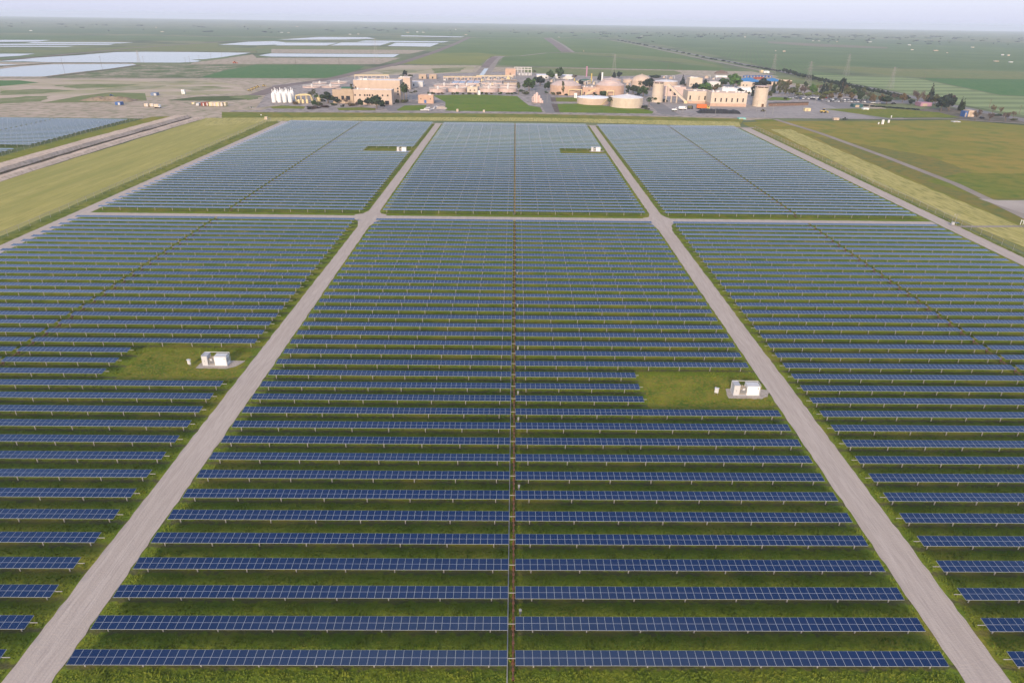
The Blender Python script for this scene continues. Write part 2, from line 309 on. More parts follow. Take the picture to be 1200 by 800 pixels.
# --- the big field on the right and its track
sheet('field', ragged([(170, 528)]+[tuple(at(*q).xy) for q in ((870,144),(905,142),(1060,141.6),(1120,140.8),(1200,147),(1330,155))]+[(1500, 130), (170, 130)], 40, 1, 1), mat('field_grass', (0.200, 0.185, 0.030), (0.280, 0.205, 0.042), .012, .95, c3=(0.150, 0.170, 0.027), bump=.4), .03, True)
sheet('field', ragged([(176, 130), (172, 330), (182, 505), (196, 505), (192, 330), (190, 130)], 8, .8, 2), straw, .06, True)
sheet('field', ragged([(193, 130), (194, 330), (198, 480), (240, 400), (222, 250), (212, 130)], 12, 1.5, 3), mat('rusty_grass', (0.210, 0.160, 0.036), (0.170, 0.155, 0.034), .03, .95, c3=(0.110, 0.140, 0.039), bump=.4), .05, True)
grav = mat('gravel_road', (.47, .395, .34), (.405, .335, .285), .35, .95, c3=(.36, .30, .26), bump=.2, detail=8, stretch=(2.6, .12, 1))
strip('dirt_road', [(908,140),(960,156),(1040,185),(1120,216),(1200,254),(1260,284)], 4.2, road_dirt, .085)
strip('dirt_road', [(1040,139.5),(1100,139),(1200,145),(1280,151)], 5, road_dirt, .085)
strip('dirt_road', [(1122,266),(1200,265.5),(1280,265)], 2.2, road_dirt, .085)
sheet('bare_ground', [(1146,233),(1170,235),(1290,235),(1290,265),(1230,262),(1195,249)], mat('pale_dirt', (.42, .36, .31), (.33, .28, .24), .03, .95), .087)
sheet('field', [(1085,212),(1125,203),(1290,205),(1290,232),(1170,233),(1130,226)], verge, .07)
sheet('car_park', [(900,114),(940,111),(1010,117),(1100,118),(1100,122),(1010,121.5),(960,119)], asph, .07)
sheet('bare_ground', [(1075,128.5),(1110,126),(1200,138),(1230,146),(1125,140),(1085,133)], mat('weed_dirt', (.13, .11, .085), (.19, .155, .13), .05, .95, c3=(.09, .09, .045)), .072)
sheet('lawn', [(905,90),(960,92.5),(1010,103),(985,103),(930,98),(915,93)], tangreen, .06)
# --- left: straw field, grass verge
sheet('field', ragged([(-171, 100), (-172, 330), (-177, 520), (-226, 516), (-229, 330), (-227, 100)], 15, .8, 5), mat('mown_straw', (0.400, 0.335, 0.105), (0.250, 0.245, 0.065), .05, .95, c3=(0.270, 0.250, 0.075), bump=.4, stretch=(3, .22, 1), detail=8, lo=.3, hi=.7), .04, True)
sheet('field', ragged([(-165.4, 100), (-167, 507), (-177, 520), (-174, 330), (-171.5, 100)], 9, .5, 6), mat('ditch_grass', (.13, .155, .022), (.215, .20, .04), .05, .95, c3=(0.070, 0.100, 0.011), bump=.4), .06, True)
sheet('field', ragged([(-242, 150), (-246, 400), (-241, 530), (-267, 522), (-270, 430), (-268, 300), (-268, 150)], 12, .8, 7), mat('bank_grass', (0.170, 0.180, 0.022), (0.220, 0.190, 0.030), .02, .95, c3=(0.120, 0.150, 0.018), bump=.4), .05, True)
sheet('field', [(-267, 300), (-268, 512), (-480, 505), (-480, 300)], mat('array_grass_far', (.07, .11, .024), (.12, .135, .03), .05, .95), .045, True)
# ================================================================== the solar field: ground, gravel roads, canal
def array_grass():
    m = mat('array_grass', (.082, .130, .012), (.185, .205, .020), .16, .95, c3=(.115, .162, .018), bump=.6, detail=8, lo=.33, hi=.67)
    t = m.node_tree; b = t.nodes['Principled BSDF']; src = b.inputs['Base Color'].links[0].from_socket
    tc = t.nodes.new('ShaderNodeTexCoord'); sx = t.nodes.new('ShaderNodeSeparateXYZ'); t.links.new(tc.outputs['Object'], sx.inputs[0])
    def mth(op, a, b=None):
        n = t.nodes.new('ShaderNodeMath'); n.operation = op
        for k, q in enumerate((a, b)):
            if q is None: continue
            if isinstance(q, (int, float)): n.inputs[k].default_value = q
            else: t.links.new(q, n.inputs[k])
        return n.outputs[0]
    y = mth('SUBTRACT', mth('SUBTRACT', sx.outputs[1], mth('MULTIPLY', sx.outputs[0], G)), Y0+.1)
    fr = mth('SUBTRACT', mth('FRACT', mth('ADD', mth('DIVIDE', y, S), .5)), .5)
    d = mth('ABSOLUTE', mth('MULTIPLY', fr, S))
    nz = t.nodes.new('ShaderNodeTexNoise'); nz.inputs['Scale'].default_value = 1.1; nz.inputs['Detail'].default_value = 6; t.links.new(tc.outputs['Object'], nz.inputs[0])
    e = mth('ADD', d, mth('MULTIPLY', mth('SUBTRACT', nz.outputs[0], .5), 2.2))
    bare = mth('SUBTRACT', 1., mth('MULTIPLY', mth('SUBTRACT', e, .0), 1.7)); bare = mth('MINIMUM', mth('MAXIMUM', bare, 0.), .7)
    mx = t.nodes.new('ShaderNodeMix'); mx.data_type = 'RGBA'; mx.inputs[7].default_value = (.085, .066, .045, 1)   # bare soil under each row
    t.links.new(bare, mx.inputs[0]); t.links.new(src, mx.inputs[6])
    # straw coloured thatch in large loose patches
    n2 = t.nodes.new('ShaderNodeTexNoise'); n2.inputs['Scale'].default_value = .09; n2.inputs['Detail'].default_value = 7; t.links.new(tc.outputs['Object'], n2.inputs[0])
    th = mth('MINIMUM', mth('MAXIMUM', mth('MULTIPLY', mth('SUBTRACT', n2.outputs[0], .52), 4.), 0.), .55)
    mx2 = t.nodes.new('ShaderNodeMix'); mx2.data_type = 'RGBA'; mx2.inputs[7].default_value = (.235, .20, .032, 1)
    t.links.new(th, mx2.inputs[0]); t.links.new(mx.outputs[2], mx2.inputs[6]); t.links.new(mx2.outputs[2], b.inputs['Base Color'])
    return m
AG = array_grass(); XL0 = -109.0
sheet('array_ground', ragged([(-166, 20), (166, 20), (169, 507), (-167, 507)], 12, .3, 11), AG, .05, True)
def road_poly(pts, seed, amp=.13): sheet('gravel_road', ragged(pts, 1.4, amp, seed), grav, .10, True)
road_poly([(-57.6, 20), (-51.95, 20), (-52, 120), (-52.6, 240), (-51.2, 246.5), (-49, 250.4), (-49, 256.6), (-51.4, 258), (-52.6, 262), (-52.9, 508), (-57.2, 508), (-56.9, 262), (-58.4, 257.6), (-61, 256.2), (-61, 251), (-58, 247), (-56.6, 240), (-57.3, 120)], 21)
road_poly([(57.4, 20), (57.3, 120), (56.8, 240), (58, 247), (60, 251.2), (60, 256), (58.4, 258.5), (57, 263), (57.3, 508), (53, 508), (52.6, 263), (51.5, 258.6), (49, 257), (49, 251.6), (51.2, 247.5), (52, 240), (51.9, 20)], 22)
for x0, x1, sd_ in ((-162, -60.8, 23), (-49.2, 49.2, 24), (59.8, 160, 25)):
    road_poly([(x0, 251.6+G*x0), (x1, 251.4+G*x1), (x1, 255.6+G*x1), (x0, 255.8+G*x0)], sd_, .15)
road_poly([(-165.6, 20), (-160.8, 20), (-160.5, 505), (-167, 508)], 26)
road_poly([(160.2, 20), (165, 20), (168.4, 508), (161, 508)], 27)
road_poly([(-170, 506.5), (172, 509.5), (172, 512.5), (-170, 510)], 28)
sheet('field', ragged([(165.2, 20), (168, 20), (171, 505), (168.6, 505)], 6, .4, 29), mat('ditch_grass', (0,0,0)), .075, True)
clr = mat('clearing_grass', (.065, .112, .012), (.19, .185, .026), .22, .95, c3=(.235, .175, .03), bump=.6, detail=8, lo=.33, hi=.67)
for (a0, b0, n0, n1, x0) in ((-82.6, -58.6, 14, 16, XL0), (26.6, 51.2, 12, 14, 0), (26.6, 52.4, 67, 69, 0), (-82.6, -57.6, 67, 69, XL0)):
    sheet('clearing', ragged([(a0, rowY(n0, a0)-1.6), (b0, rowY(n0, b0)-1.6), (b0, rowY(n1, b0)+2.6), (a0, rowY(n1, a0)+2.6)], 1.5, .5, n0), clr, .065, True)
# irrigation canal with raised banks on the left
bank_m = mat('canal_bank_soil', (.58, .45, .35), (.48, .37, .285), .08, .95, c3=(.38, .29, .22), bump=.15)
ditch_m = mat('ditch_soil', (.075, .055, .042), (.11, .085, .06), .1, .95, c3=(.06, .06, .03))
prof = [(-6.5, 0), (-4.2, 2.0), (3.8, 2.0), (5.2, .4), (6.2, -.02), (9.0, -.02), (10.4, 1.0), (14.2, 1.1), (16.4, .0)]
mb = MB(); ys_ = [150+i*(520-150)/46 for i in range(47)]; rnd = random.Random(4)
rows = [[(-242.6+a-3.4*math.sin(max(0, min(1, (y-230)/290))*math.pi)+rnd.uniform(-.25, .25), y, max(b, 0.03)+.05+(rnd.uniform(-.12, .12) if b > .3 else 0)) for a, b in prof] for y in ys_]
for i in range(46):
    for k in range(len(prof)-1): mb.poly([rows[i][k], rows[i][k+1], rows[i+1][k+1], rows[i+1][k]], ditch_m if k in (3, 4, 5) or k == 0 else bank_m)
mb.poly([rows[-1][k] for k in range(len(prof))], bank_m)
tag(mb.build('canal_bank'), kind='structure')

# ================================================================== solar rows
def glass_mat():
    m = mat('solar_cells', (.010, .016, .060), rough=.09, spec=.5); t = m.node_tree; b = t.nodes['Principled BSDF']
    tc = t.nodes.new('ShaderNodeTexCoord'); oi = t.nodes.new('ShaderNodeObjectInfo')
    br = t.nodes.new('ShaderNodeTexBrick'); br.offset = 0; br.inputs['Scale'].default_value = 1; br.inputs['Brick Width'].default_value = .158; br.inputs['Row Height'].default_value = .158
    br.inputs['Mortar Size'].default_value = .004; br.inputs['Color1'].default_value = (.004, .013, .052, 1); br.inputs['Color2'].default_value = (.0045, .015, .058, 1); br.inputs['Mortar'].default_value = (.012, .028, .07, 1); b.inputs['Specular Tint'].default_value = (.5, .78, 1, 1); b.inputs['IOR'].default_value = 1.52; b.inputs['Coat Weight'].default_value = .4; b.inputs['Coat Roughness'].default_value = .06
    t.links.new(tc.outputs['Object'], br.inputs[0])
    n = t.nodes.new('ShaderNodeTexNoise'); n.inputs['Scale'].default_value = .45; t.links.new(tc.outputs['Object'], n.inputs[0])
    hs = t.nodes.new('ShaderNodeHueSaturation'); ma = t.nodes.new('ShaderNodeMath'); ma.operation = 'MULTIPLY_ADD'; ma.inputs[1].default_value = .16; ma.inputs[2].default_value = .92
    t.links.new(oi.outputs['Random'], ma.inputs[0]); t.links.new(ma.outputs[0], hs.inputs['Value']); t.links.new(br.outputs[0], hs.inputs['Color']); t.links.new(hs.outputs[0], b.inputs['Base Color'])
    return m
GL = glass_mat()
FR = mat('aluminium_frame', (.52, .53, .55), rough=.4, metal=.3)
BK = mat('backsheet', (.55, .55, .58), rough=.6)
ST = mat('galvanised_steel', (.33, .315, .29), (.27, .255, .235), 2., .55, metal=.25)
PIT = 1.0; PW, PL = .985, 1.98
def module_mb(mb, x0, dy=0.):
    f = .014; zt, zb = .105+dy, .068+dy; a, b = x0, x0+PW; c, d = -PL/2, PL/2
    mb.bx(a, b, c, d, zb, zt, FR)
    for (y0, y1) in ((c+f, -.012), (.012, d-f)):
        mb.poly([(a+f, y0, zt+.003), (b-f, y0, zt+.003), (b-f, y1, zt+.003), (a+f, y1, zt+.003)], GL)
    mb.poly([(a+f, -.012, zt+.003), (b-f, -.012, zt+.003), (b-f, .012, zt+.003), (a+f, .012, zt+.003)], BK)
mb = MB(); module_mb(mb, 0); ME_MOD = mb.data('solar_panel')
X_IN = .47
def strip_me(n):
    mb = MB(); rr = random.Random(n)
    for i in range(n): module_mb(mb, X_IN+i*PIT)
    return mb.data('panel_strip')
def tube_me(a, b):
    mb = MB(); mb.bar((a, 0, 0), (b, 0, 0), .055, ST, 8); return mb.data('torque_tube')
mbp = MB(); mbp.bx(-.075, .075, -.05, .05, 0, H-.12, ST); mbp.bx(-.11, .11, -.09, .09, H-.20, H-.1, ST); ME_POST = mbp.data('post')
mbr = MB()
CACHE = {}
def cached(k, f):
    if k not in CACHE: CACHE[k] = f()
    return CACHE[k]
FULL = 50
rnd = random.Random(12)
NUM = 'zero first second third fourth fifth sixth seventh eighth ninth tenth eleventh twelfth thirteenth fourteenth fifteenth sixteenth seventeenth eighteenth nineteenth'.split()
TENS = {2: 'twenty', 3: 'thirty', 4: 'forty', 5: 'fifty'}
def ordinal(n):
    if n < 20: return NUM[n]
    t, u = divmod(n, 10)
    return {2: 'twentieth', 3: 'thirtieth', 4: 'fortieth', 5: 'fiftieth'}[t] if u == 0 else TENS[t]+'-'+NUM[u]
ROWS = []
def make_row(block, xd, n, left, right, tilt, label, modules, ext_l=0., ext_r=0., group=None):
    r = thing('solar_panel_row', label, 'solar panels', (xd, rowY(n, xd), 0), math.atan(G), group)
    # everything that turns hangs from the torque tube
    rot = (tilt, 0, 0)
    tb = link('torque_tube', cached(('t', left, right, ext_l, ext_r), lambda: tube_me(-(X_IN+left*PIT+ext_l), X_IN+right*PIT+ext_r)), r, (0, 0, H)); tb.rotation_euler = rot
    for side, cnt in ((-1, left), (1, right)):
        if modules:
            ct, snn = math.cos(tilt), math.sin(tilt)
            for i in range(cnt):
                x = X_IN+i*PIT if side > 0 else -(X_IN+i*PIT)-PW
                p = link('solar_panel', ME_MOD, r, (x, 0, H+rnd.uniform(-.006, .006))); p.rotation_euler = (tilt+rnd.uniform(-.006, .006), rnd.uniform(-.004, .004), 0)
        elif cnt:
            p = link('panel_strip', cached(('s', cnt), lambda: strip_me(cnt)), r, (0, 0, H)); p.rotation_euler = (tilt, 0, 0)
            if side < 0: p.rotation_euler = (-tilt, 0, math.pi)
        k = 0
        while 2.6+k*6.65 < cnt+X_IN:
            link('post', ME_POST, r, (side*(2.6+k*6.65), 0, 0)); k += 1
    ROWS.append(r); return r
T0 = R(4.4)
def odd(): return R(rnd.uniform(-.5, .5)+(rnd.choice((-2.2, -1.6, 1.3)) if rnd.random() < .07 else 0))
def row_label(block, n0, cnt, extra=''):
    return '%s solar panel row from the near end, %s block%s' % (ordinal(n0+1), block, extra)
GRP = {'fm': 'solar panel rows of the near middle block', 'fl': 'solar panel rows of the near left block', 'fr': 'solar panel rows of the near right block',
       'bm': 'solar panel rows of the far middle block', 'bl': 'solar panel rows of the far left block', 'br': 'solar panel rows of the far right block', 'ol': 'solar panel rows beyond the canal'}
XL_, XR_ = -109.0, 108.6
for n in range(39):
    dt = rnd.uniform(-.5, .5)
    cut = n in (12, 13, 14)
    make_row('fm', -.25, n, 50, 25 if cut else 50, T0+odd(), row_label('near middle', n, 39, ', cut short beside a cabinet' if cut else ''), n <= 17, 0, .7 if cut else 0, GRP['fm'])
    cut = n in (14, 15, 16)
    make_row('fl', XL_, n, 50, 24 if cut else 50, T0+odd(), row_label('near left', n, 39, ', cut short beside a cabinet' if cut else ''), n <= 17, 0, .95, GRP['fl'])
    make_row('fr', XR_, n, 50, 47, T0+odd(), row_label('near right', n, 39), n <= 17, .95, 0, GRP['fr'])
for i, n in enumerate(range(41, 91)):
    t = i/50
    tm = R(3.8-2.6*max(0, min(1, (t-.5)/.2))+rnd.uniform(-.35, .35))
    cut = n in (67, 68, 69)
    ex = ', cut short beside a cabinet' if cut else ''
    make_row('bm', -.25, n, 50, 25 if cut else 50, tm, row_label('far middle', i, 50, ex), False, 0, 0, GRP['bm'])
    make_row('bl', XL_, n, 50, 24 if cut else 50, R(3.8-1.2*t+rnd.uniform(-.5, .5)), row_label('far left', i, 50, ex), False, 0, .9, GRP['bl'])
    make_row('br', XR_, n, 50, 47, R(3.0-1.4*t+rnd.uniform(-.5, .5)), row_label('far right', i, 50), False, .9, 0, GRP['br'])
k = 0
for n in range(60, 90):
    if n in (66, 67): continue
    make_row('ol', -321, n, 50, 50, R(3.6+rnd.uniform(-.5, .5)), '%s solar panel row from the near end, block beyond the canal' % ordinal(k+1), False, 0, 0, GRP['ol']); k += 1
# drive lines through the middle of each block: a rusty push rod on short posts with a conduit tray beside it
RUST = mat('rusty_steel', (.13, .050, .032), (.18, .075, .045), 1.3, .75, c3=(.16, .10, .07))
def drive(xd, n0, n1, label, rod_m=RUST):
    ya, yb = rowY(n0, xd)-2.3, rowY(n1, xd)+2.6
    r = thing('drive_line', label, 'drive line', (xd+.22, ya, 0), 0, 'drive lines across the solar blocks')
    mb = MB(); L = yb-ya
    mb.bar((0, 0, .78), (0, L, .78), .10, rod_m, 8)
    q = 0.
    while q < L: mb.bx(-.15, .15, q, q+.35, .68, .89, rod_m); q += 1.24
    mb.build('push_rod', r)
    p0 = None
    for n in range(n0, n1+1):
        y = rowY(n, xd)-ya
        if p0 is None:
            mb = MB(); mb.bx(-.06, .06, -.06, .06, .03, H-.07, rod_m); mb.bx(-.2, .2, -.12, .12, .66, .88, RUST); mb.bar((0, -.5, .78), (0, 0, H-.1), .05, rod_m); p0 = mb.build('drive_post', r, (0, y, 0))
        else: link('drive_post', p0.data, r, (0, y, 0))
    if abs(xd) < 1: mb = MB(); mb.bx(-.74, -.61, 0, L, .30, .42, ST); mb.build('conduit_tray', r)
    return r
drive(-.25, 0, 38, 'rusty drive line with grey conduit through the near middle block')
DARKROD = mat('dark_rod', (.13, .07, .05), (.17, .10, .08), 1., .7)
drive(XL_, 6, 38, 'rusty drive line running diagonally through the near left block', DARKROD)
drive(XR_, 6, 38, 'rusty drive line running diagonally through the near right block', DARKROD)
PALE_ROD = mat('weathered_rod', (.30, .22, .17), (.22, .15, .11), 1., .7)
drive(-.25, 41, 90, 'pale drive line straight through the far middle block', PALE_ROD)
drive(XL_, 41, 90, 'dark drive line running through the far left block', DARKROD)
drive(XR_, 41, 90, 'dark drive line running through the far right block', DARKROD)

# ================================================================== inverter skids and cabinets
WH = mat('white_paint', (.78, .77, .75), (.70, .69, .67), 1.5, .5)
GY = mat('grey_paint', (.40, .40, .41), (.35, .35, .36), 1.5, .5)
LG = mat('light_grey_paint', (.55, .54, .54), (.48, .47, .47), 1.2, .5)
TANP = mat('tan_equipment', (.36, .30, .22), rough=.6)
DK = mat('dark_opening', (.02, .02, .022), rough=.6)
def inverter(px, py, label, near=True):
    p = at(px, py); r = thing('inverter_skid', label, 'inverter', (p.x, p.y, .12), 0, 'white inverter cabinets in the solar field'); r.scale = (.88, .88, .88)
    mb = MB(); mb.bx(-3, 3, -1.15, 1.15, 0, .22, LG); mb.bx(-3.05, 3.05, -1.2, -1.12, .04, .2, GY); mb.build('base_frame', r)
    mb = MB(); mb.bx(-2.95, -1.65, -1.1, 1.1, .22, 2.6, LG); mb.bx(-3.0, -1.6, -1.15, 1.15, 2.6, 2.68, GY); c = mb.build('switchgear_cabinet', r)
    mb = MB(); mb.bx(-2.85, -2.33, -1.13, -1.1, .4, 2.4, LG); mb.bx(-2.28, -1.75, -1.13, -1.1, .4, 2.4, LG); mb.bx(-2.4, -2.36, -1.16, -1.13, 1.2, 1.5, DK); mb.build('door', c)
    mb = MB()
    mb.bx(-1.5, -.15, -.7, .75, .22, 1.75, TANP)
    for k in range(9): mb.bx(-1.42+k*.145, -1.36+k*.145, -1.05, -.7, .5, 1.55, GY)
    for k in range(3): mb.bar((-1.25+k*.42, 0, 1.75), (-1.25+k*.42, 0, 2.25), .07, TANP, 8)
    mb.bx(-1.0, -.5, -1.08, -.99, 1.4, 1.9, LG); mb.build('transformer', r)
    mb = MB(); mb.bx(0, 2.85, -1.1, .95, .22, 2.45, WH); mb.bx(-.03, 2.88, -1.14, .98, 2.45, 2.55, LG); c = mb.build('inverter_cabinet', r)
    mb = MB(); mb.bx(.12, 1.40, -1.13, -1.1, .4, 2.3, WH); mb.bx(1.46, 2.72, -1.13, -1.1, .4, 2.3, WH); mb.build('door', c)
    mb = MB(); mb.bx(2.85, 2.95, -.6, .4, .9, 1.9, GY); mb.bx(2.4, 2.55, -1.16, -1.13, 1.85, 2.1, DK); mb.build('vent', c)
    mb = MB()
    for x in (-2.98, 2.98):
        for y in (-1.1, 1.12): mb.bx(x-.045, x+.045, y-.045, y+.045, .22, 2.75, LG)
    for y in (1.12,): mb.bx(-2.93, 2.93, y-.045, y+.045, 2.68, 2.78, LG)
    for x in (-2.98, 2.98): mb.bx(x-.045, x+.045, -1.05, 1.07, 2.68, 2.78, LG)
    mb.build('roof_frame', r)
    pad = ragged([(p.x-3.8, p.y-2.1), (p.x+2.8, p.y-2.2), (p.x+4.3, p.y-1.2), (p.x+5.5, p.y+1.8), (p.x-3.4, p.y+1.8)], .7, .18, int(px))
    sheet('gravel_pad', pad, mat('pad_gravel', (.42, .36, .31), (.34, .29, .25), .5, .95, c3=(.28, .24, .2)), .09, True)
inverter(254.5, 427, 'white inverter cabinet on a pale pad by the left gravel road, near')
inverter(872.5, 461.5, 'white inverter cabinet on a pale pad by the right gravel road, near')
inverter(471, 177.6, 'small far white inverter cabinet in the far left solar block')
inverter(698, 177.6, 'small far white inverter cabinet in the far middle solar block')
DKG = mat('mid_grey_paint', (.27, .27, .28), rough=.6)
def cabinet(px, py, label):
    p = at(px, py); r = thing('control_cabinet', label, 'cabinet', (p.x, p.y, .05), R(-25), 'small cabinets beside the inverters'); r.scale = (.66, .8, .88)
    mb = MB(); mb.bx(-.42, -.34, -.05, .05, 0, 1.9, ST); mb.bx(.34, .42, -.05, .05, 0, 1.9, ST); mb.build('stand', r)
    mb = MB(); mb.bx(-.55, .55, -.28, .05, .7, 1.75, WH); c = mb.build('box', r)
    mb = MB(); mb.bx(-.5, .5, -.3, -.28, .75, 1.7, LG); mb.build('door', c)
    mb = MB(); mb.box((0, -.1, 1.88), (1.3, .7, .06), LG); mb.build('hood', r)
cabinet(223, 429.5, 'white cabinet on a stand left of the left inverter')
cabinet(839, 463, 'white cabinet on a stand left of the right inverter')
for i, (px, py) in enumerate([(609.5, 724), (608, 577), (607.3, 497), (606.9, 466), (606.8, 413), (606.4, 362), (606, 323.5), (605.6, 292.5), (605.6, 267)]):
    p = at(px, py); r = thing('combiner_box', 'grey box on a post beside the middle drive line, %s from the near end' % ordinal(i+1), 'electrical box', (p.x, p.y, .05), 0, 'combiner boxes along the middle drive line')
    mb = MB(); mb.bx(-.04, .04, .06, .14, 0, 1.5, ST); mb.build('post', r)
    mb = MB(); mb.bx(-.15, .15, -.1, .06, .8, 1.4, DKG); mb.bx(-.18, .18, -.13, .09, 1.4, 1.44, DKG); mb.build('box', r)
# small instrument mast at the right crossing
p = at(1118, 265); r = thing('weather_station', 'small weather station with a mast on the verge of the right road', 'weather station', (p.x, p.y, .05))
mb = MB(); mb.bar((0, 0, 0), (0, 0, 4.6), .07, ST, 6); mb.bar((-.9, 0, 4.0), (.9, 0, 4.0), .04, ST); mb.bar((-.85, 0, 4), (-.85, 0, 4.5), .09, LG, 6); mb.build('mast', r)
mb = MB(); mb.bx(-1.3, -.2, -.3, .3, .5, 1.5, GY); mb.build('box', r)
mb = MB(); mb.box((.7, -.1, 1.3), (1.5, .9, .05), GL); mb.bar((.7, 0, 0), (.7, 0, 1.3), .05, ST); mb.build('solar_module', r)
p = at(1197, 263.5); r = thing('marker_post', 'white post frame beside the bare patch at the right edge', 'post', (p.x, p.y, .05))
mb = MB(); mb.bar((-.5, 0, 0), (-.5, 0, 2.0), .11, WH, 6); mb.bar((.5, 0, 0), (.5, 0, 2.4), .11, WH, 6); mb.bar((-.5, 0, 1.6), (.5, 0, 1.6), .08, WH, 6); mb.build('frame', r)
# chain-link fence along the left array
def chain_fence(name, a, b, label, h=2.2, step=6):
    a, b = Vector(a), Vector(b); L = (b-a).length; d = (b-a)/L
    r = thing(name, label, 'fence', a, math.atan2(d.y, d.x)); k = int(L/step)
    mbp = MB(); mbp.bar((0, 0, 0), (0, 0, h+.1), .05, ST, 5); me = mbp.data('fence_post')
    st = max(1, math.ceil((k+1)/99))
    for i in range(0, k+1, st): link('fence_post', me, r, (i*step, 0, 0))
    m = mat('chain_link', (.45, .45, .46), rough=.5); t = m.node_tree; bs = t.nodes['Principled BSDF']; bs.inputs['Alpha'].default_value = .13
    mb = MB(); mb.poly([(0, .01, .05), (L, .01, .05), (L, .01, h), (0, .01, h)], m); mb.build('chain_link', r)
    mb = MB(); mb.bar((0, 0, h), (L, 0, h), .035, ST, 5); mb.build('top_rail', r)
chain_fence('chain_link_fence', (-266.6, 230, .05), (-268.5, 514, .05), 'chain-link fence along the edge of the solar block beyond the canal')
chain_fence('chain_link_fence', (-169.2, 150, .05), (-175.5, 511, .05), 'chain-link fence between the straw field and the left gravel road')
chain_fence('chain_link_fence', (167.2, 150, .05), (170.4, 507, .05), 'chain-link fence beside the gravel road right of the panels')
# ================================================================== the plant
PEACH = mat('peach_stucco', (.54, .42, .33), (.48, .37, .29), .25, .85)
PEACH2 = mat('deep_peach_stucco', (.52, .355, .265), (.45, .30, .22), .25, .85)
CREAM = mat('cream_concrete', (.58, .485, .385), (.51, .425, .335), .3, .85)
BEIGE = mat('beige_wall', (.44, .34, .25), (.38, .29, .21), .3, .85)
ROOFW = mat('white_roof', (.74, .70, .68), (.64, .60, .58), .2, .7)
ROOFP = mat('pinkish_roof', (.56, .43, .38), (.47, .36, .32), .2, .8)
WIN = mat('dark_glass', (.018, .02, .028), rough=.25)
BLUE = mat('blue_metal_roof', (.045, .20, .42), (.04, .16, .36), .4, .5)
GREENR = mat('green_metal_roof', (.05, .12, .085), rough=.6)
YEL = mat('yellow_paint', (.60, .44, .13), (.50, .36, .10), 1., .5)
YPALE = mat('pale_yellow_paint', (.66, .54, .30), rough=.5)
ORANGE = mat('orange_paint', (.58, .16, .045), (.50, .13, .04), 1., .5)
REDB = mat('red_brown_paint', (.26, .075, .05), rough=.6)
BLUEP = mat('blue_paint', (.06, .13, .32), rough=.5)
PINK = mat('pink_paint', (.40, .22, .28), rough=.6)
BLACKT = mat('black_tarp', (.022, .023, .027), (.035, .036, .04), .5, .6)
WINE = mat('dark_brown_water', (.10, .05, .03), (.16, .09, .05), .2, .4)
STEELW = mat('pale_steel', (.60, .57, .54), rough=.5)

def building(name, label, cat, x0, x1, yb, hp, depth, wall=PEACH, roof=ROOFW, wins=(), band=None, parapet=.5, win_m=WIN, group=None, cap=None, rz=0., pilasters=0, clutter=0):
    m = mpp((x0+x1)/2, yb); p = at((x0+x1)/2, yb); W = (x1-x0)*m; hh = hp*m; xc = (x0+x1)/2
    r = thing(name, label, cat, (p.x, p.y, .1), rz, group)
    mb = MB(); mb.bx(-W/2, W/2, 0, depth, 0, hh-parapet, wall)
    for (a, b, c, d) in ((-W/2, W/2, 0, .3), (-W/2, W/2, depth-.3, depth), (-W/2, -W/2+.3, .3, depth-.3), (W/2-.3, W/2, .3, depth-.3)): mb.bx(a, b, c, d, hh-parapet, hh, wall)
    if band: mb.bx(-W/2-.06, W/2+.06, -.06, depth+.06, 0, band*m, PEACH2)
    if pilasters:
        for k in range(pilasters+1): x = -W/2+W*k/pilasters; mb.bx(x-.25, x+.25, -.22, -.001, band*m if band else 0, hh-.1, wall)
    o = mb.build('wall', r)
    mb = MB(); mb.bx(-W/2+.32, W/2-.32, .32, depth-.32, hh-parapet+.005, hh-parapet+.12, roof)
    mb.bx(-W/2-.08, W/2+.08, -.08, .34, hh+.002, hh+.14, cap or roof); mb.bx(-W/2-.08, -W/2+.34, .36, depth+.08, hh+.002, hh+.14, cap or roof); mb.bx(W/2-.34, W/2+.08, .36, depth+.08, hh+.002, hh+.14, cap or roof)
    ro = mb.build('roof', r)
    rr = random.Random(int(x0*7+yb))
    for k in range(clutter):
        mb = MB(); a, b, c = rr.uniform(1, 2.5), rr.uniform(1, 2), rr.uniform(.8, 1.6); x, y = rr.uniform(-W/2+2, W/2-2), rr.uniform(2, max(2.5, depth-2))
        mb.bx(x-a/2, x+a/2, y-b/2, y+b/2, hh-parapet+.12, hh-parapet+.12+c, STEELW); mb.build('roof_unit', ro)
    for wd in wins:
        wx, wy, ww, wh = wd[:4]; nm = wd[4] if len(wd) > 4 else 'window'; mm = wd[5] if len(wd) > 5 else win_m
        x, z = (wx-xc)*m, (yb-wy)*m; a, b = ww*m/2, wh*m/2
        mb = MB()                                                 # frame standing proud with the glass set back in it
        t = .12
        z0 = max(z-b, .02); z1 = z+b
        mb.bx(x-a-t, x+a+t, -.14, -.002, z1, z1+t, wall); mb.bx(x-a-t, x-a, -.14, -.002, z0, z1, wall); mb.bx(x+a, x+a+t, -.14, -.002, z0, z1, wall)
        mb.bx(x-a, x+a, -.05, -.003, z0, z1, mm); mb.build(nm, r)
    return r, m, W, hh
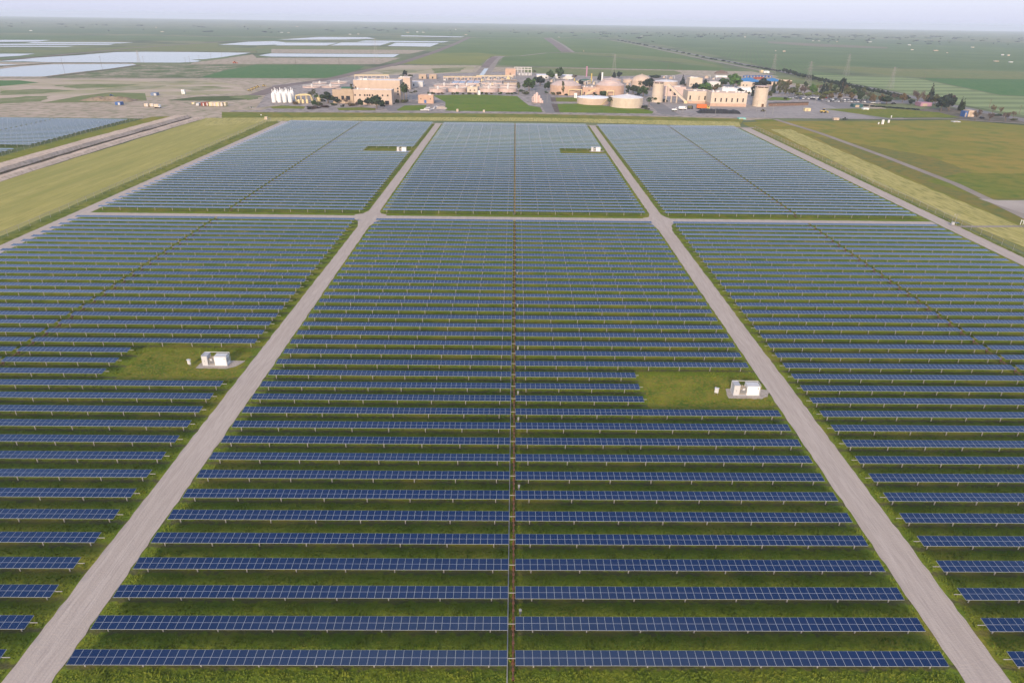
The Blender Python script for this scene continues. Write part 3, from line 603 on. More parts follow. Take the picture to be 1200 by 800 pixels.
def tank(name, label, x0, x1, yb, wp, rp, wall=PEACH, roof=ROOFP, tiers=((1., 0.), (.55, .7), (.12, 1.)), rings=2, stair=None, cat='tank', group=None, lip=.15):
    m = mpp((x0+x1)/2, yb); p = at((x0+x1)/2, yb); r_ = (x1-x0)/2*m; hh = wp*m; rh = rp*m
    r = thing(name, label, cat, (p.x, p.y+r_, .1), 0, group)
    mb = MB(); mb.lathe([(r_, 0), (r_, hh)], wall, 40)
    for k in range(rings): z = hh*(k+1)/(rings+1); mb.lathe([(r_+.12, z-.12), (r_+.12, z+.12)], wall, 40)
    for k in range(14): a = 2*math.pi*k/14; mb.bar((math.cos(a)*(r_+.05), math.sin(a)*(r_+.05), 0), (math.cos(a)*(r_+.05), math.sin(a)*(r_+.05), hh), .14, wall)
    mb.build('shell', r)
    mb = MB(); mb.lathe([(r_+lip, hh+.01), (r_+lip, hh+.18)]+[(q*r_+(lip if q == 1 else 0), hh+.2+z*rh) for q, z in tiers], roof, 40)
    ro = mb.build('roof', r)
    mb = MB(); mb.lathe([(.5, hh+rh), (.5, hh+rh+.9), (.25, hh+rh+1.1)], wall, 10); mb.build('vent', ro)
    if stair:
        mb = MB(); a0, a1 = R(stair[0]), R(stair[1]); n = 18
        for k in range(n):
            a = a0+(a1-a0)*k/n; b = a0+(a1-a0)*(k+1)/n; z, z2 = hh*k/n, hh*(k+1)/n
            mb.bar((math.cos(a)*(r_+.7), math.sin(a)*(r_+.7), z), (math.cos(b)*(r_+.7), math.sin(b)*(r_+.7), z2), .22, YPALE); mb.bar((math.cos(a)*(r_+1.1), math.sin(a)*(r_+1.1), z+1), (math.cos(b)*(r_+1.1), math.sin(b)*(r_+1.1), z2+1), .07, YPALE)
        mb.build('stair', r)
    return r, m, r_, hh
def D(x, y, w_=1., h_=1.): return (x, y, w_, h_)

# --- main building: tall hall with a lower front wing
building('main_hall', 'tall peach hall with a white roof behind the low peach wing', 'building', 416, 469.5, 119.5, 23.5, 20, PEACH, ROOFW, [(467, 104.6, 1.6, 1.8), (467, 107.7, 1.6, 1.8), (467, 110.8, 1.6, 1.8), (418, 103.9, 1.8, 1.6)], clutter=5, pilasters=6)
building('office_wing', 'low peach wing with a row of square dark windows', 'building', 415.3, 459.7, 123, 16.5, 13, PEACH, ROOFW, [(x, 112.6, 1.7, 1.9) for x in (417, 422.7, 428.2, 431.2, 434, 437.2, 443, 449, 455)]+[(453.8, 120.6, 4.6, 4.4, 'garage_door')], clutter=4)
building('rear_annex', 'small peach annex with a white roof behind the tall hall', 'building', 467.5, 481, 105, 13, 16, PEACH, ROOFW, [(472, 98, 1.2, 1.2)], clutter=2)
building('entrance_annex', 'tan annex with a green roof strip left of the peach wing', 'building', 390.5, 414.6, 121.2, 15, 14, BEIGE, ROOFP, [(402.2, 115.3, 3.2, 4.5, 'doorway'), (408.5, 115.3, 4.6, 4.5, 'doorway'), (394.5, 115, 4.6, 1.6)], cap=BEIGE)
p = at(406, 115); r = thing('roof_shelter', 'dark green metal shelter on top of the tan annex', 'shelter', (p.x, p.y-36, 9.6)); r.location = (at(406, 121.2).x, at(406, 121.2).y+5, 11.2)
mb = MB(); mb.prism([(-4.6, .6), (-4.9, .6), (-3.6, 1.9), (3.6, 1.9), (4.9, .6)], -2, 2, GREENR); mb.build('roof', r)
mb = MB(); mb.bx(-4.2, 4.2, -1.6, 1.6, -.2, .6, BEIGE); mb.build('wall', r)
building('peach_kiosk', 'small peach block building alone on the paving right of the tall hall', 'building', 490.6, 507.8, 121.6, 9.2, 9, PEACH2, ROOFP, [(498.5, 119.4, 2.6, 3.6, 'door', BLUEP), (493.5, 116.5, 1, 1.2), (504.5, 116.5, 1, 1.2)], pilasters=3, clutter=1)
building('brown_workshop', 'brown box building left behind the clarifiers', 'building', 490.8, 499.5, 92.7, 4.6, 10, BEIGE, ROOFP, [(495, 91.3, 1.5, 2, 'door')])
building('brown_workshop', 'brown box building right of its brown twin behind the clarifiers', 'building', 503, 511.5, 92.7, 4.6, 10, BEIGE, ROOFP, [(507, 91.3, 1.5, 2, 'door')])
building('pump_house', 'deep peach pump house beside the switchyard', 'building', 592.3, 604, 88.9, 7.2, 14, PEACH2, PEACH, [(598, 87, 1.4, 2.4, 'door')], pilasters=4)
building('pump_shed', 'blue roofed shed beside the brown workshops', 'building', 480.5, 495.5, 102, 5.6, 12, STEELW, mat('blue_grey_roof', (.36, .42, .56), rough=.4), [(485, 100, 1.6, 2.4, 'door')], cap=mat('blue_grey_roof', (0,0,0)))
building('long_shed', 'long low white roofed shed behind the left digester', 'building', 629, 672, 92.6, 3.6, 22, STEELW, mat('pale_blue_roof', (.62, .66, .74), rough=.5), [(640, 91.4, 2, 1.6, 'door'), (655, 91.4, 2, 1.6, 'door')], clutter=3)
building('control_room', 'low pink building between the two peach digesters', 'building', 682.5, 703, 111, 7.5, 14, PEACH2, ROOFP, [(684.7, 109.6, 1.2, 2.4, 'door'), (696.2, 109.6, 2.4, 2.2, 'door'), (690, 106.5, 1.4, 1)], clutter=4)
# --- white silo tanks
k = 0
for row, dx, yb in ((0, 0, 120.6), (1, 2.6, 118.4)):
    for i, xx in enumerate((320.6, 327, 333.3, 339.8)):
        m = mpp(xx, yb); p = at(xx+dx, yb); r_ = 2.5*m
        r = thing('silo_tank', 'white chemical silo in the %s row, %s from the left' % (('front', 'back')[row], ordinal(i+1)), 'silo', (p.x, p.y+r_, .1), 0, 'white chemical silos')
        hh = 9*m
        mb = MB(); mb.lathe([(r_*.86, 0), (r_*.86, .5), (r_, .55), (r_, hh), (r_*.8, hh+.9), (r_*.35, hh+1.8), (.3, hh+2)], WH, 20); mb.build('shell', r)
        mb = MB(); mb.bar((-.6, 0, hh+1.6), (-.6, 0, hh+4.2), .35, WH, 8); mb.bar((.7, 0, hh+1.6), (.7, 0, hh+3.2), .28, WH, 8); mb.build('vent_pipe', r)
        mb = MB()
        for q in (-.25, .25): mb.bar((r_*.75+q, -r_*.75, 0), (r_*.75+q, -r_*.75, hh+.8), .06, STEELW)
        for q in range(14): mb.bar((r_*.75-.25, -r_*.75, .6+q*hh/14), (r_*.75+.25, -r_*.75, .6+q*hh/14), .04, STEELW)
        mb.build('ladder', r)
        k += 1
# --- yellow pipe rack right of the silos
p = at(355.5, 121.4); m = mpp(355, 121); r = thing('pipe_rack', 'pale yellow pipe rack with arched pipes right of the white silos', 'pipe rack', (p.x, p.y+2, .1))
mb = MB()
for x in (-6.6, -2.5, 2.2, 6.6):
    for y in (0, 3): mb.bar((x, y, 0), (x, y, 6 if abs(x) < 6 else 5), .28, YPALE, 6)
mb.bar((-7, 0, 6.2), (5, 0, 6.6), .3, YPALE, 6); mb.bar((-7, 3, 6.2), (5, 3, 6.6), .3, YPALE, 6); mb.build('frame', r)
mb = MB()
for k in range(5):
    y = .2+k*.65; pts = [(-7.2, y, 3.5), (-6.5, y, 5.6), (-4, y, 6.9), (2, y, 7.2), (6, y, 6.2), (7.4, y, 3.8), (7.6, y, .6)]
    for a, b in zip(pts, pts[1:]): mb.bar(a, b, .33, YEL if k % 2 else YPALE, 8)
mb.build('pipes', r)
for q, x in enumerate((-3.8, -.2, 3.4)):
    mb = MB(); mb.lathe([(.9, 0), (1.1, .4), (1.1, 2.6), (.5, 3.2)], YPALE, 12, (x, -1.6, 0)); mb.build('pump', r)
p = at(373.5, 119.5); r = thing('vessel', 'rounded cream vessel half hidden by the shrubs right of the yellow pipe rack', 'vessel', (p.x, p.y+2, .1))
mb = MB(); mb.lathe([(1.6, 0), (2.1, .6), (2.1, 3.4), (1.3, 4.5), (.4, 4.9)], YPALE, 18); mb.build('shell', r)
mb = MB(); mb.bar((-2.4, 0, 0), (-2.4, 0, 5.5), .3, YPALE, 8); mb.bar((-2.4, 0, 5.4), (0, 0, 5.4), .3, YPALE, 8); mb.build('pipe', r)
# --- round clarifiers with bridge and rim
def clarifier(label, x0, x1, yb, wp, water=wm, wall=ROOFP, bridge=True):
    m = mpp((x0+x1)/2, yb); p = at((x0+x1)/2, yb); r_ = (x1-x0)/2*m; hh = wp*m
    r = thing('clarifier', label, 'clarifier', (p.x, p.y+r_, .1), 0, 'round clarifier basins')
    mb = MB(); n = 40; vs = []
    for (q, z) in ((r_, 0), (r_, hh), (r_-.6, hh), (r_-.6, hh-.9)):
        for i in range(n): a = 2*math.pi*i/n; vs.append((q*math.cos(a), q*math.sin(a), z))
    mb.mesh(vs, [(k*n+i, k*n+(i+1) % n, (k+1)*n+(i+1) % n, (k+1)*n+i) for k in range(3) for i in range(n)], wall); mb.build('basin_wall', r)
    mb = MB(); mb.poly([((r_-.62)*math.cos(2*math.pi*i/n), (r_-.62)*math.sin(2*math.pi*i/n), hh-.85) for i in range(n)], water); mb.build('water', r)
    if bridge:
        mb = MB(); mb.bx(-r_, r_, -.6, .6, hh+.02, hh+.25, STEELW)
        for y in (-.55, .55):
            mb.bar((-r_, y, hh+1.2), (r_, y, hh+1.2), .06, STEELW)
            for k in range(12): x = -r_+.3+k*(2*r_-.6)/11; mb.bar((x, y, hh+.25), (x, y, hh+1.2), .05, STEELW)
        b = mb.build('bridge', r)
        mb = MB(); mb.lathe([(1.2, hh-.8), (1.2, hh+1.6), (.6, hh+2.2)], STEELW, 14); mb.build('drive_unit', b)
clarifier('pale round clarifier leftmost of all, beyond the shrubs and silos', 352, 373.5, 103.6, 1.4)
clarifier('pale round clarifier second from the left beyond the silos', 373.5, 396, 103.3, 1.3)
clarifier('small brown clarifier behind the tan annex', 385, 405, 98.7, 1.2, WINE)
clarifier('small brown clarifier above the leftmost pale ones', 364, 381, 98.9, .6, WINE)
clarifier('front round clarifier left behind the big green lawn', 502, 522.5, 109, 4)
clarifier('front round clarifier second from left behind the big green lawn', 523.5, 546, 108.4, 4)
clarifier('front round clarifier third from left behind the big green lawn', 560.5, 584, 108.6, 4)
clarifier('front round clarifier rightmost behind the big green lawn', 584, 606, 108.6, 4)
clarifier('rear clarifier with brown water, leftmost of the rear rank', 507, 532, 102.6, 1.8, WINE)
clarifier('rear clarifier with brown water, second of the rear rank', 537, 556, 102.4, 1.6, WINE)
clarifier('rear clarifier with brown water, third of the rear rank', 565, 584, 102.8, 1.6, WINE)
clarifier('rear clarifier with brown water, rightmost of the rear rank', 585, 606, 103, 2, WINE)
# --- rectangular basins
def rect_basin(label, x0, x1, yb, yt, water, wall=ROOFP, hp=1.4):
    a, b = at(x0, yb), at(x1, yb); c = at((x0+x1)/2, yt); m = mpp(x0, yb); W = b.x-a.x; dp = c.y-a.y; hh = hp*m
    r = thing('settling_basin', label, 'basin', ((a.x+b.x)/2, a.y, .1), 0, 'rectangular settling basins')
    mb = MB()
    for q in ((-W/2, W/2, 0, .5), (-W/2, W/2, dp-.5, dp), (-W/2, -W/2+.5, .5, dp-.5), (W/2-.5, W/2, .5, dp-.5), (-.3, .3, .5, dp-.5)): mb.bx(*q, 0, hh-(.05 if q[0] == -.3 else 0), wall)
    mb.build('basin_wall', r); mb = MB(); mb.bx(-W/2+.5, W/2-.5, .5, dp-.5, .1, hh-.7, water); mb.build('water', r)
    mb = MB()
    for k in range(9): x = -W/2+W*k/8; mb.bar((x, .25, hh), (x, .25, hh+1.1), .07, STEELW)
    mb.bar((-W/2, .25, hh+1.1), (W/2, .25, hh+1.1), .07, STEELW); mb.build('railing', r)
BLW = mat('blue_basin_water', (.16, .24, .38), (.20, .28, .42), .3, .25)
rect_basin('blue water basin, left of the pair behind the clarifiers', 527.5, 544.5, 99.2, 95.4, BLW)
rect_basin('blue water basin, right of the pair behind the clarifiers', 545.5, 561.5, 99, 95.2, BLW)
rect_basin('dark basin at the right end behind the clarifiers', 590.5, 606, 99.4, 96, WINE, BEIGE, 2.2)
rect_basin('dry concrete basin between the blue basins and the dark basin', 564, 588, 98.6, 95.2, mat('wet_concrete', (.30, .25, .21), rough=.6), ROOFP)
def pipe_bridge(label, x0, x1, yb, hp, m_=PEACH):
    a, b = at(x0, yb), at(x1, yb); m = mpp(x0, yb); W = b.x-a.x; hh = hp*m
    r = thing('pipe_gallery', label, 'pipe gallery', ((a.x+b.x)/2, a.y, .1), math.atan2(b.y-a.y, W), 'raised pipe galleries')
    mb = MB(); mb.bx(-W/2, W/2, -.7, .7, hh-1, hh, m_); mb.build('gallery', r)
    mb = MB()
    for k in range(int(W/5)+1): x = -W/2+.4+k*(W-.8)/int(W/5); mb.bx(x-.3, x+.3, -.5, .5, 0, hh-1.02, m_)
    mb.build('support', r)
    mb = MB(); mb.bar((-W/2, 0, hh+.4), (W/2, 0, hh+.4), .3, YPALE, 8); mb.build('pipe', r)
pipe_bridge('raised peach pipe gallery behind the blue basins', 519.5, 565, 93.6, 3.4)
pipe_bridge('raised peach pipe gallery left of the pump house', 558, 602, 91.6, 2.6, CREAM)
pipe_bridge('raised pale gallery behind the tall peach hall', 416, 457, 93, 4.6, CREAM)
building('motor_house', 'cream motor house between the two pairs of front clarifiers', 'building', 547.5, 559.5, 108.6, 5.6, 9, CREAM, YPALE, [(551, 106.5, 1.2, 2, 'door'), (556, 106.2, 1.6, 1.2)], clutter=2)
# --- digesters, drums, dome
tank('digester', 'peach digester drum at the left of the digester pair', 645.5, 682, 112, 10, 5, PEACH2, ROOFP, ((1., .05), (.95, .12), (.62, .72), (.60, .78), (.45, .9), (.1, 1.)), 1)
tank('digester', 'peach digester drum at the right, behind the big white topped tank', 699.5, 733, 112, 10, 5.4, PEACH2, ROOFP, ((1., .05), (.95, .12), (.72, .55), (.70, .72), (.50, .74), (.45, .95), (.1, 1.)), 1)
tank('rear_digester', 'smaller peach drum standing behind the right digester', 707, 729, 99.5, 5, 1.6, PEACH, ROOFP, rings=1)
for label, x0, x1, y0, y1 in (('pale pipe goal frame against the left digester wall', 666.5, 681.5, 112.3, 105.7), ('pale pipe goal frame against the right digester wall', 711, 718.8, 112.6, 107)):
    p = at((x0+x1)/2, y0); m = mpp(x0, y0); W = (x1-x0)*m; hh = (y0-y1)*m
    r = thing('goal_frame', label, 'pipe frame', (p.x, p.y-.6, .1), 0, 'pipe frames on the digesters')
    mb = MB(); mb.bar((-W/2, 0, 0), (-W/2, 0, hh), .4, YPALE, 8); mb.bar((-W/2, 0, hh), (W/2, 0, hh), .4, YPALE, 8); mb.bar((W/2, 0, hh), (W/2, 0, 0), .4, YPALE, 8); mb.build('pipe', r)
p = at(692, 112); r = thing('stairway', 'pale yellow stairway rising to the roof between the digesters', 'stairs', (p.x, p.y-1.5, .1))
mb = MB(); mb.bar((-5.5, 0, .3), (4.5, 0, 6.2), .35, YPALE); mb.bar((-5.5, -1, .3), (4.5, -1, 6.2), .35, YPALE); mb.build('stringer', r)
mb = MB(); [mb.bx(-5.3+k*.8, -4.6+k*.8, -.95, -.05, .45+k*.48, .55+k*.48, YPALE) for k in range(12)]; mb.build('tread', r)
mb = MB(); mb.bar((-5.5, -1, 1.5), (4.5, -1, 7.4), .09, YPALE); [mb.bar((-5.5+k*2, -1, .4+k*1.18), (-5.5+k*2, -1, 1.5+k*1.18), .07, YPALE) for k in range(6)]; mb.build('handrail', r)
tank('white_roof_tank', 'low round tank with a bright white roof and a diagonal stair', 677.8, 715.4, 123.6, 7, .7, PEACH, mat('bright_white_roof', (.84, .82, .82), rough=.6), rings=1, stair=(292, 325))
tank('storage_tank', 'largest round peach tank with a shallow white cone roof on the lawn', 717.6, 755.6, 127.4, 10.6, 3.2, CREAM, ROOFW, ((1., .04), (.5, .55), (.08, 1.)), 3)
r_, m, rad, hh = tank('dome_digester', 'round drum with a big peach dome roof behind the palms', 741.5, 764.5, 103, 6.4, 7, PEACH, PEACH, ((1., .02), (.97, .2), (.88, .42), (.72, .65), (.5, .84), (.25, .95), (.08, 1.)), 1)
tank('flat_digester', 'wide drum with a flat pale roof right of the dome', 769.5, 796, 103, 6.2, 1.2, PEACH, ROOFW, rings=1)
tank('flat_digester', 'low pale drum hidden left behind the dome', 731, 745, 97.5, 3.5, .6, PEACH, ROOFP, rings=0)
# --- towers
def tower(label, x0, x1, yb, yt, flare, door):
    m = mpp((x0+x1)/2, yb); p = at((x0+x1)/2, yb); r_ = (x1-x0)/2*m; hh = (yb-yt)*m
    r = thing('silo_tower', label, 'tower', (p.x, p.y+r_, .1), 0, 'banded concrete towers')
    pr = [(r_*flare, 0)]; n = 11
    for k in range(n):
        z0, z1 = hh*.93*k/n, hh*.93*(k+1)/n; q0 = r_*(flare+(.96-flare)*min(1, k/n*1.6)); q1 = r_*(flare+(.96-flare)*min(1, (k+1)/n*1.6))
        pr += [(q0, z0+.05), (q1, z1-.32), (q1-.18, z1-.26), (q1-.18, z1-.06)]
    pr.append((r_*.96, hh*.93)); mb = MB(); mb.lathe(pr, CREAM, 28); mb.build('shaft', r)
    mb = MB(); mb.lathe([(r_*.86, hh*.93), (r_*.86, hh*.98)], DK, 28); c = mb.build('window_band', r)
    mb = MB()
    for k in range(6):
        a = k*math.pi/3+.5; mb.bar((math.cos(a)*r_*.93, math.sin(a)*r_*.93, hh*.93), (math.cos(a)*r_*.93, math.sin(a)*r_*.93, hh*.98), .35, CREAM, 6)
    mb.build('mullion', c)
    mb = MB(); mb.lathe([(r_*.99, hh*.98), (r_*.99, hh*1.0), (r_*.6, hh*1.02)], ROOFP, 28); mb.build('roof', r)
    if door:
        q = r_*flare; mb = MB(); mb.bx(-1.3+.8, 1.3+.8, -q-.25, -q+.8, 0, 2.9, CREAM); mb.bx(-1+.8, 1+.8, -q-.3, -q-.252, .02, 2.6, mat('brown_door', (.10, .05, .03), rough=.7)); mb.build('door', r)
tower('banded cream tower with a dark window band at the left end of the conveyor', 764.2, 777.6, 120.5, 98.2, 1.0, False)
tower('banded cream tower with a flared foot and brown door standing alone at right', 884, 900.4, 125.6, 103.2, 1.03, True)
# sloped conveyor
a, b = at(779.5, 120), at(803, 121.6); m = mpp(790, 120.5); r = thing('conveyor', 'sloped cream conveyor gallery running down from the left tower', 'conveyor', (a.x, a.y, .1), math.atan2(b.y-a.y, b.x-a.x))
W = (b-a).length; mb = MB(); mb.prism([(0, 14.6), (0, 16.4), (1.5, 16.4), (W+.5, 2.1), (W+.5, .3)], 0, 2.4, CREAM); mb.build('gallery', r)
for x in (.3, 5.2, 10.4):
    hz_ = 14.4-x*(14.3/(W+.5)); mb = MB(); mb.bx(x-.35, x+.35, .2, .8, 0, hz_, CREAM); mb.bx(x-.35, x+.35, 1.6, 2.2, 0, hz_, CREAM); mb.build('support', r)
mb = MB(); mb.bx(W-1.2, W+1.6, -.3, 2.7, 0, 2.3, YPALE); mb.build('hopper', r)
building('press_house', 'pink flat roofed building behind the sloped conveyor', 'building', 779, 803, 113, 10, 18, ROOFP, ROOFP, [(786, 106, 4, 3, 'opening'), (790.5, 110, 3, 4, 'door')], clutter=4)
building('stepped_hall', 'pale cream hall with rounded parapets behind the long low building', 'building', 807.3, 822.3, 102, 9.4, 14, CREAM, YPALE, [(809.5, 99.6, 1, 2), (811.8, 99.6, 1, 2)], clutter=5)
building('small_office', 'grey white shed between the dark trees behind the long building', 'building', 831, 843.5, 103.6, 6.6, 12, STEELW, ROOFW, [(834.4, 101.3, 1.1, 2.4, 'door')])
# --- long low building in front
TW = [(x, 118, 1.5, 4.2) for x in (837.2, 843.9, 850.2, 856.7, 863.1, 869.6)]+[(x, 123.2, 1.6, 1.3, 'vent') for x in (843.5, 849.7, 856.3, 862.8, 869.2)]
building('filter_building', 'long low cream building with six tall dark windows and a pink base', 'building', 832, 874, 125.2, 15.2, 17, CREAM, ROOFP, TW, band=3.4, clutter=9)
building('filter_wing', 'cream wing at the left end of the long low building', 'building', 805, 832.6, 121.8, 13.6, 20, CREAM, ROOFP, [(807.9, 115.2, 1.7, 4.6), (818.6, 115.4, 1.6, 4.4), (825.2, 115.4, 1.6, 4.4), (807.9, 119.6, 4.4, 3, 'door', GY)], band=2.6, clutter=5, pilasters=2)
building('flat_store', 'low white flat roofed store behind the long low building', 'building', 846, 866, 109.5, 5, 20, WH, ROOFW, [(855, 108, 1.6, 2)], clutter=4)
building('flat_store', 'low white flat roofed store beside the dark tree and right tower', 'building', 868, 884.5, 109.2, 5.2, 16, WH, ROOFW, [(874, 107.4, 1.6, 2)], clutter=3)
building('cream_office', 'cream office block under the left blue roof', 'building', 867.5, 881, 104.2, 7, 12, CREAM, ROOFW, [(870.5, 100.5, 1.2, 1.6), (874.5, 100.5, 1.2, 1.6)])
building('grey_shed', 'grey shed wall with peach end left behind the tall parking trees', 'building', 911, 927.6, 98.6, 3.8, 12, CREAM, BEIGE, [(915, 97, 1.4, 1.6), (921, 97, 1.4, 1.6)])
def hip(label, x0, x1, yb, hp, rp, depth, wins):
    m = mpp(x0, yb); p = at((x0+x1)/2, yb); W = (x1-x0)*m; hh, rh = hp*m, rp*m; xc = (x0+x1)/2
    r = thing('blue_roof_hall', label, 'building', (p.x, p.y, .1), 0, 'halls with blue metal roofs')
    mb = MB(); mb.bx(-W*.44, W*.44, 1.2, depth-1.2, 0, hh, PEACH); mb.build('wall', r)
    mb = MB(); q = depth*.42
    vs = [(-W/2, 0, hh+.02), (W/2, 0, hh+.02), (W/2, depth, hh+.02), (-W/2, depth, hh+.02), (-W/2, 0, hh+.3), (W/2, 0, hh+.3), (W/2, depth, hh+.3), (-W/2, depth, hh+.3), (-W/2+q, depth/2, hh+rh), (W/2-q, depth/2, hh+rh)]
    mb.mesh(vs, [(3,2,1,0),(0,1,5,4),(1,2,6,5),(2,3,7,6),(3,0,4,7),(4,5,9,8),(5,6,9),(6,7,8,9),(7,4,8)], BLUE); mb.build('roof', r)
    for wx in wins:
        mb = MB(); x = (wx-xc)*m; mb.bx(x-1, x+1, 1.1, 1.195, .9, hh-1, WIN); mb.build('window', r)
hip('wide hall with a blue metal hip roof left of the dark parking trees', 867, 892.5, 101.4, 4.6, 4, 24, (872, 877, 882, 887))
hip('smaller hall with a blue metal hip roof right of the dark round tree', 898.5, 917, 100.8, 4.6, 3.2, 20, (903, 907, 911))
# --- vessels, stacks
p = at(629.5, 121.5); r = thing('filter_skid', 'pale pink filter vessels and piping standing on the lawn corner', 'machine', (p.x, p.y+2, .1))
PV = mat('pale_pink_paint', (.62, .46, .41), rough=.55)
for i, (x, y, rr_, hh) in enumerate(((-2.4, 1, 1.0, 7.5), (-.4, 0, 1.3, 9.2), (1.7, 1.2, 1.1, 6.8), (3.2, 0, 1.2, 4.2))):
    mb = MB(); mb.lathe([(rr_*.7, 0), (rr_, .6), (rr_, hh-.8), (rr_*.5, hh)], PV, 14, (x, y, 0)); mb.build('vessel', r)
mb = MB(); mb.bar((-4.5, -.6, 1.4), (5, -.6, 1.4), .35, PV, 8); mb.bar((-4.5, -.6, 1.4), (-4.5, -.6, 5.4), .35, PV, 8); mb.bar((-4.5, -.6, 5.4), (-2.4, 1, 5.4), .3, PV, 8); mb.bar((5, -.6, 0), (5, -.6, 2.6), .5, PV, 8); mb.build('pipe', r)
mb = MB(); mb.bx(-5.5, 6, -2, 3, 0, .3, conc); mb.build('plinth', r)
def stack(name, label, x, yb, yt, wpx, m_, cat, n=12):
    m = mpp(x, yb); p = at(x, yb); hh = (yb-yt)*m; q = wpx*m/2
    r = thing(name, label, cat, (p.x, p.y, .1))
    mb = MB(); mb.lathe([(q*1.3, 0), (q*1.3, .5), (q, .6), (q, hh*.93)], m_, n); mb.build('shaft', r)
    mb = MB(); mb.lathe([(q*1.15, hh*.93), (q*1.15, hh*.97), (q*.8, hh)], m_, n); mb.build('cap', r)
stack('surge_tank', 'tall pink purple standpipe behind the digesters', 687.3, 90, 78.8, 1.8, PINK, 'standpipe')
stack('flare_stack', 'yellow flare stack between the two digesters', 692.8, 98, 87.2, 1.4, YEL, 'flare')
stack('white_stack', 'pale white stack left of the dark conifer behind the digesters', 705.3, 97, 86, 1.9, WH, 'stack')
stack('flare_stack', 'short yellow flare stack above the left digester roof', 673, 99, 92.5, 1.2, YEL, 'flare')
p = at(686, 99); r = thing('green_shelter', 'green metal canopy behind the left digester', 'canopy', (p.x, p.y, .1))
mb = MB(); [mb.bar((x, y, 0), (x, y, 4.2), .15, STEELW) for x in (-6, 0, 6) for y in (0, 5)]; mb.build('post', r); mb = MB(); mb.prism([(-7, 4.2), (7, 4.2), (7, 4.5), (0, 5.6), (-7, 4.5)], -.8, 5.8, GREENR); mb.build('roof', r)
# --- portable white boxes, cream valve boxes
def hut(name, label, x, yb, wpx, hpx, m_=WH, cat='box', dep=None, group=None):
    m = mpp(x, yb); p = at(x, yb); W = wpx*m; hh = hpx*m; dep = dep or W*.8
    r = thing(name, label, cat, (p.x, p.y, .1), 0, group)
    mb = MB(); mb.bx(-W/2, W/2, 0, dep, 0, hh*.94, m_); mb.build('body', r)
    mb = MB(); mb.bx(-W/2-.1, W/2+.1, -.1, dep+.1, hh*.94+.003, hh, m_); mb.build('lid', r)
    mb = MB(); mb.bx(-W*.3, W*.1, -.06, -.003, .1, hh*.75, LG if m_ is WH else BEIGE); mb.build('door', r)
hut('storage_box', 'tall white box in front of the round clarifiers at the lawn edge', 561.4, 111.6, 2.8, 4.8, WH)
hut('storage_box', 'tall white box beside the low white roofed tank', 674.4, 115.2, 3.2, 5.3, WH)
hut('storage_box', 'white upright box alone in the dirt far left', 214.8, 110.6, 3.6, 4.8, WH)
hut('valve_box', 'cream valve box at the left of the lawn edge by the plant road', 536, 131.3, 2.2, 3, CREAM)
hut('valve_box', 'cream valve box in the middle of the lawn edge by the plant road', 567, 131.9, 2.2, 2.6, CREAM)
hut('valve_box', 'cream box on a slab at the top left corner of the panels', 311.7, 140.6, 3, 3.2, CREAM)
hut('valve_box', 'pale low box in the paved yard near the yellow loader', 946.5, 130.6, 6.6, 3.2, YPALE)
hut('valve_box', 'flat peach box at the front edge of the paved yard', 980.2, 141.2, 6, 2.6, PEACH)
hut('valve_box', 'small white box on the green verge left', 306, 135.6, .9, 1.2, WH)
hut('guard_hut', 'white roofed dark green kiosk between the parking and the lawn', 1005.5, 126.2, 11, 3.6, mat('teal_paint', (.04, .10, .10), rough=.5), 'kiosk')
hut('gate_pillar', 'tall white gate pillar, left of the pair by the track junction', 1034.3, 146, 2.2, 5, WH, 'pillar')
hut('gate_pillar', 'short white gate pillar, right of the pair by the track junction', 1041.4, 144.2, 1.6, 3.2, WH, 'pillar')
hut('gate_pillar', 'low white gate stub left of the taller pillars', 1029.6, 145.8, 1.2, 2, WH, 'pillar')
hut('sign_post', 'small white post standing in the green lawn wedge', 1044.4, 138.3, .9, 2.4, WH, 'post')
hut('barrier', 'low white slab at the edge of the bare lot far right', 1121.5, 143.6, 8, .8, LG, 'slab')
hut('stone_blocks', 'white blocks beside the kiosk on the lawn', 1015, 128.8, 6.5, 1.8, WH, 'blocks')
hut('side_house', 'small peach house with blue end wall among bare trees far right', 1137.5, 137.2, 7, 7, PEACH, 'house', 8)
hut('side_house', 'blue door shed beside the small peach house far right', 1131.3, 137.4, 3.4, 6.2, BLUEP, 'shed', 6)
hut('roadside_house', 'low pink house behind the tall conifer by the parking', 1085, 125, 13, 4, PINK, 'house', 10)
hut('tent_roof', 'turquoise flat tank cover at the front of the paved yard', 870, 140.2, 8.4, 1.5, mat('turquoise', (.24, .50, .44), rough=.6), 'cover')
# --- vehicles and machines in the yard
TYRE = mat('tyre_rubber', (.02, .02, .02), rough=.8)
def truck(label, x, yb, lpx, m_cab, m_box, hgt=3.4, name='box_truck', flip=1, group=None):
    m = mpp(x, yb); p = at(x, yb); L = lpx*m
    r = thing(name, label, 'truck', (p.x, p.y, .1), 0 if flip > 0 else math.pi, group)
    mb = MB(); mb.bx(-L/2, L*.26, -1.25, 1.25, .9, hgt, m_box); mb.bx(-L/2, L/2-.3, -.9, .9, .6, .88, DK); mb.build('cargo_box', r)
    mb = MB(); mb.prism([(L*.29, .6), (L/2, .6), (L/2, 1.6), (L/2-.35, 2.7), (L*.29, 2.8)], -1.2, 1.2, m_cab); c = mb.build('cab', r)
    mb = MB(); mb.bx(L*.33, L*.44, -1.23, -1.203, 1.7, 2.5, WIN); mb.build('window', c)
    for x_ in (-L*.36, -L*.2, L*.38):
        mb = MB(); mb.bar((x_, -1.28, .5), (x_, 1.28, .5), .5, TYRE, 12); mb.build('wheel', r)
truck('orange box trailer truck with a yellow cab before the long building', 823.5, 128.2, 15, YEL, ORANGE, 4.2)
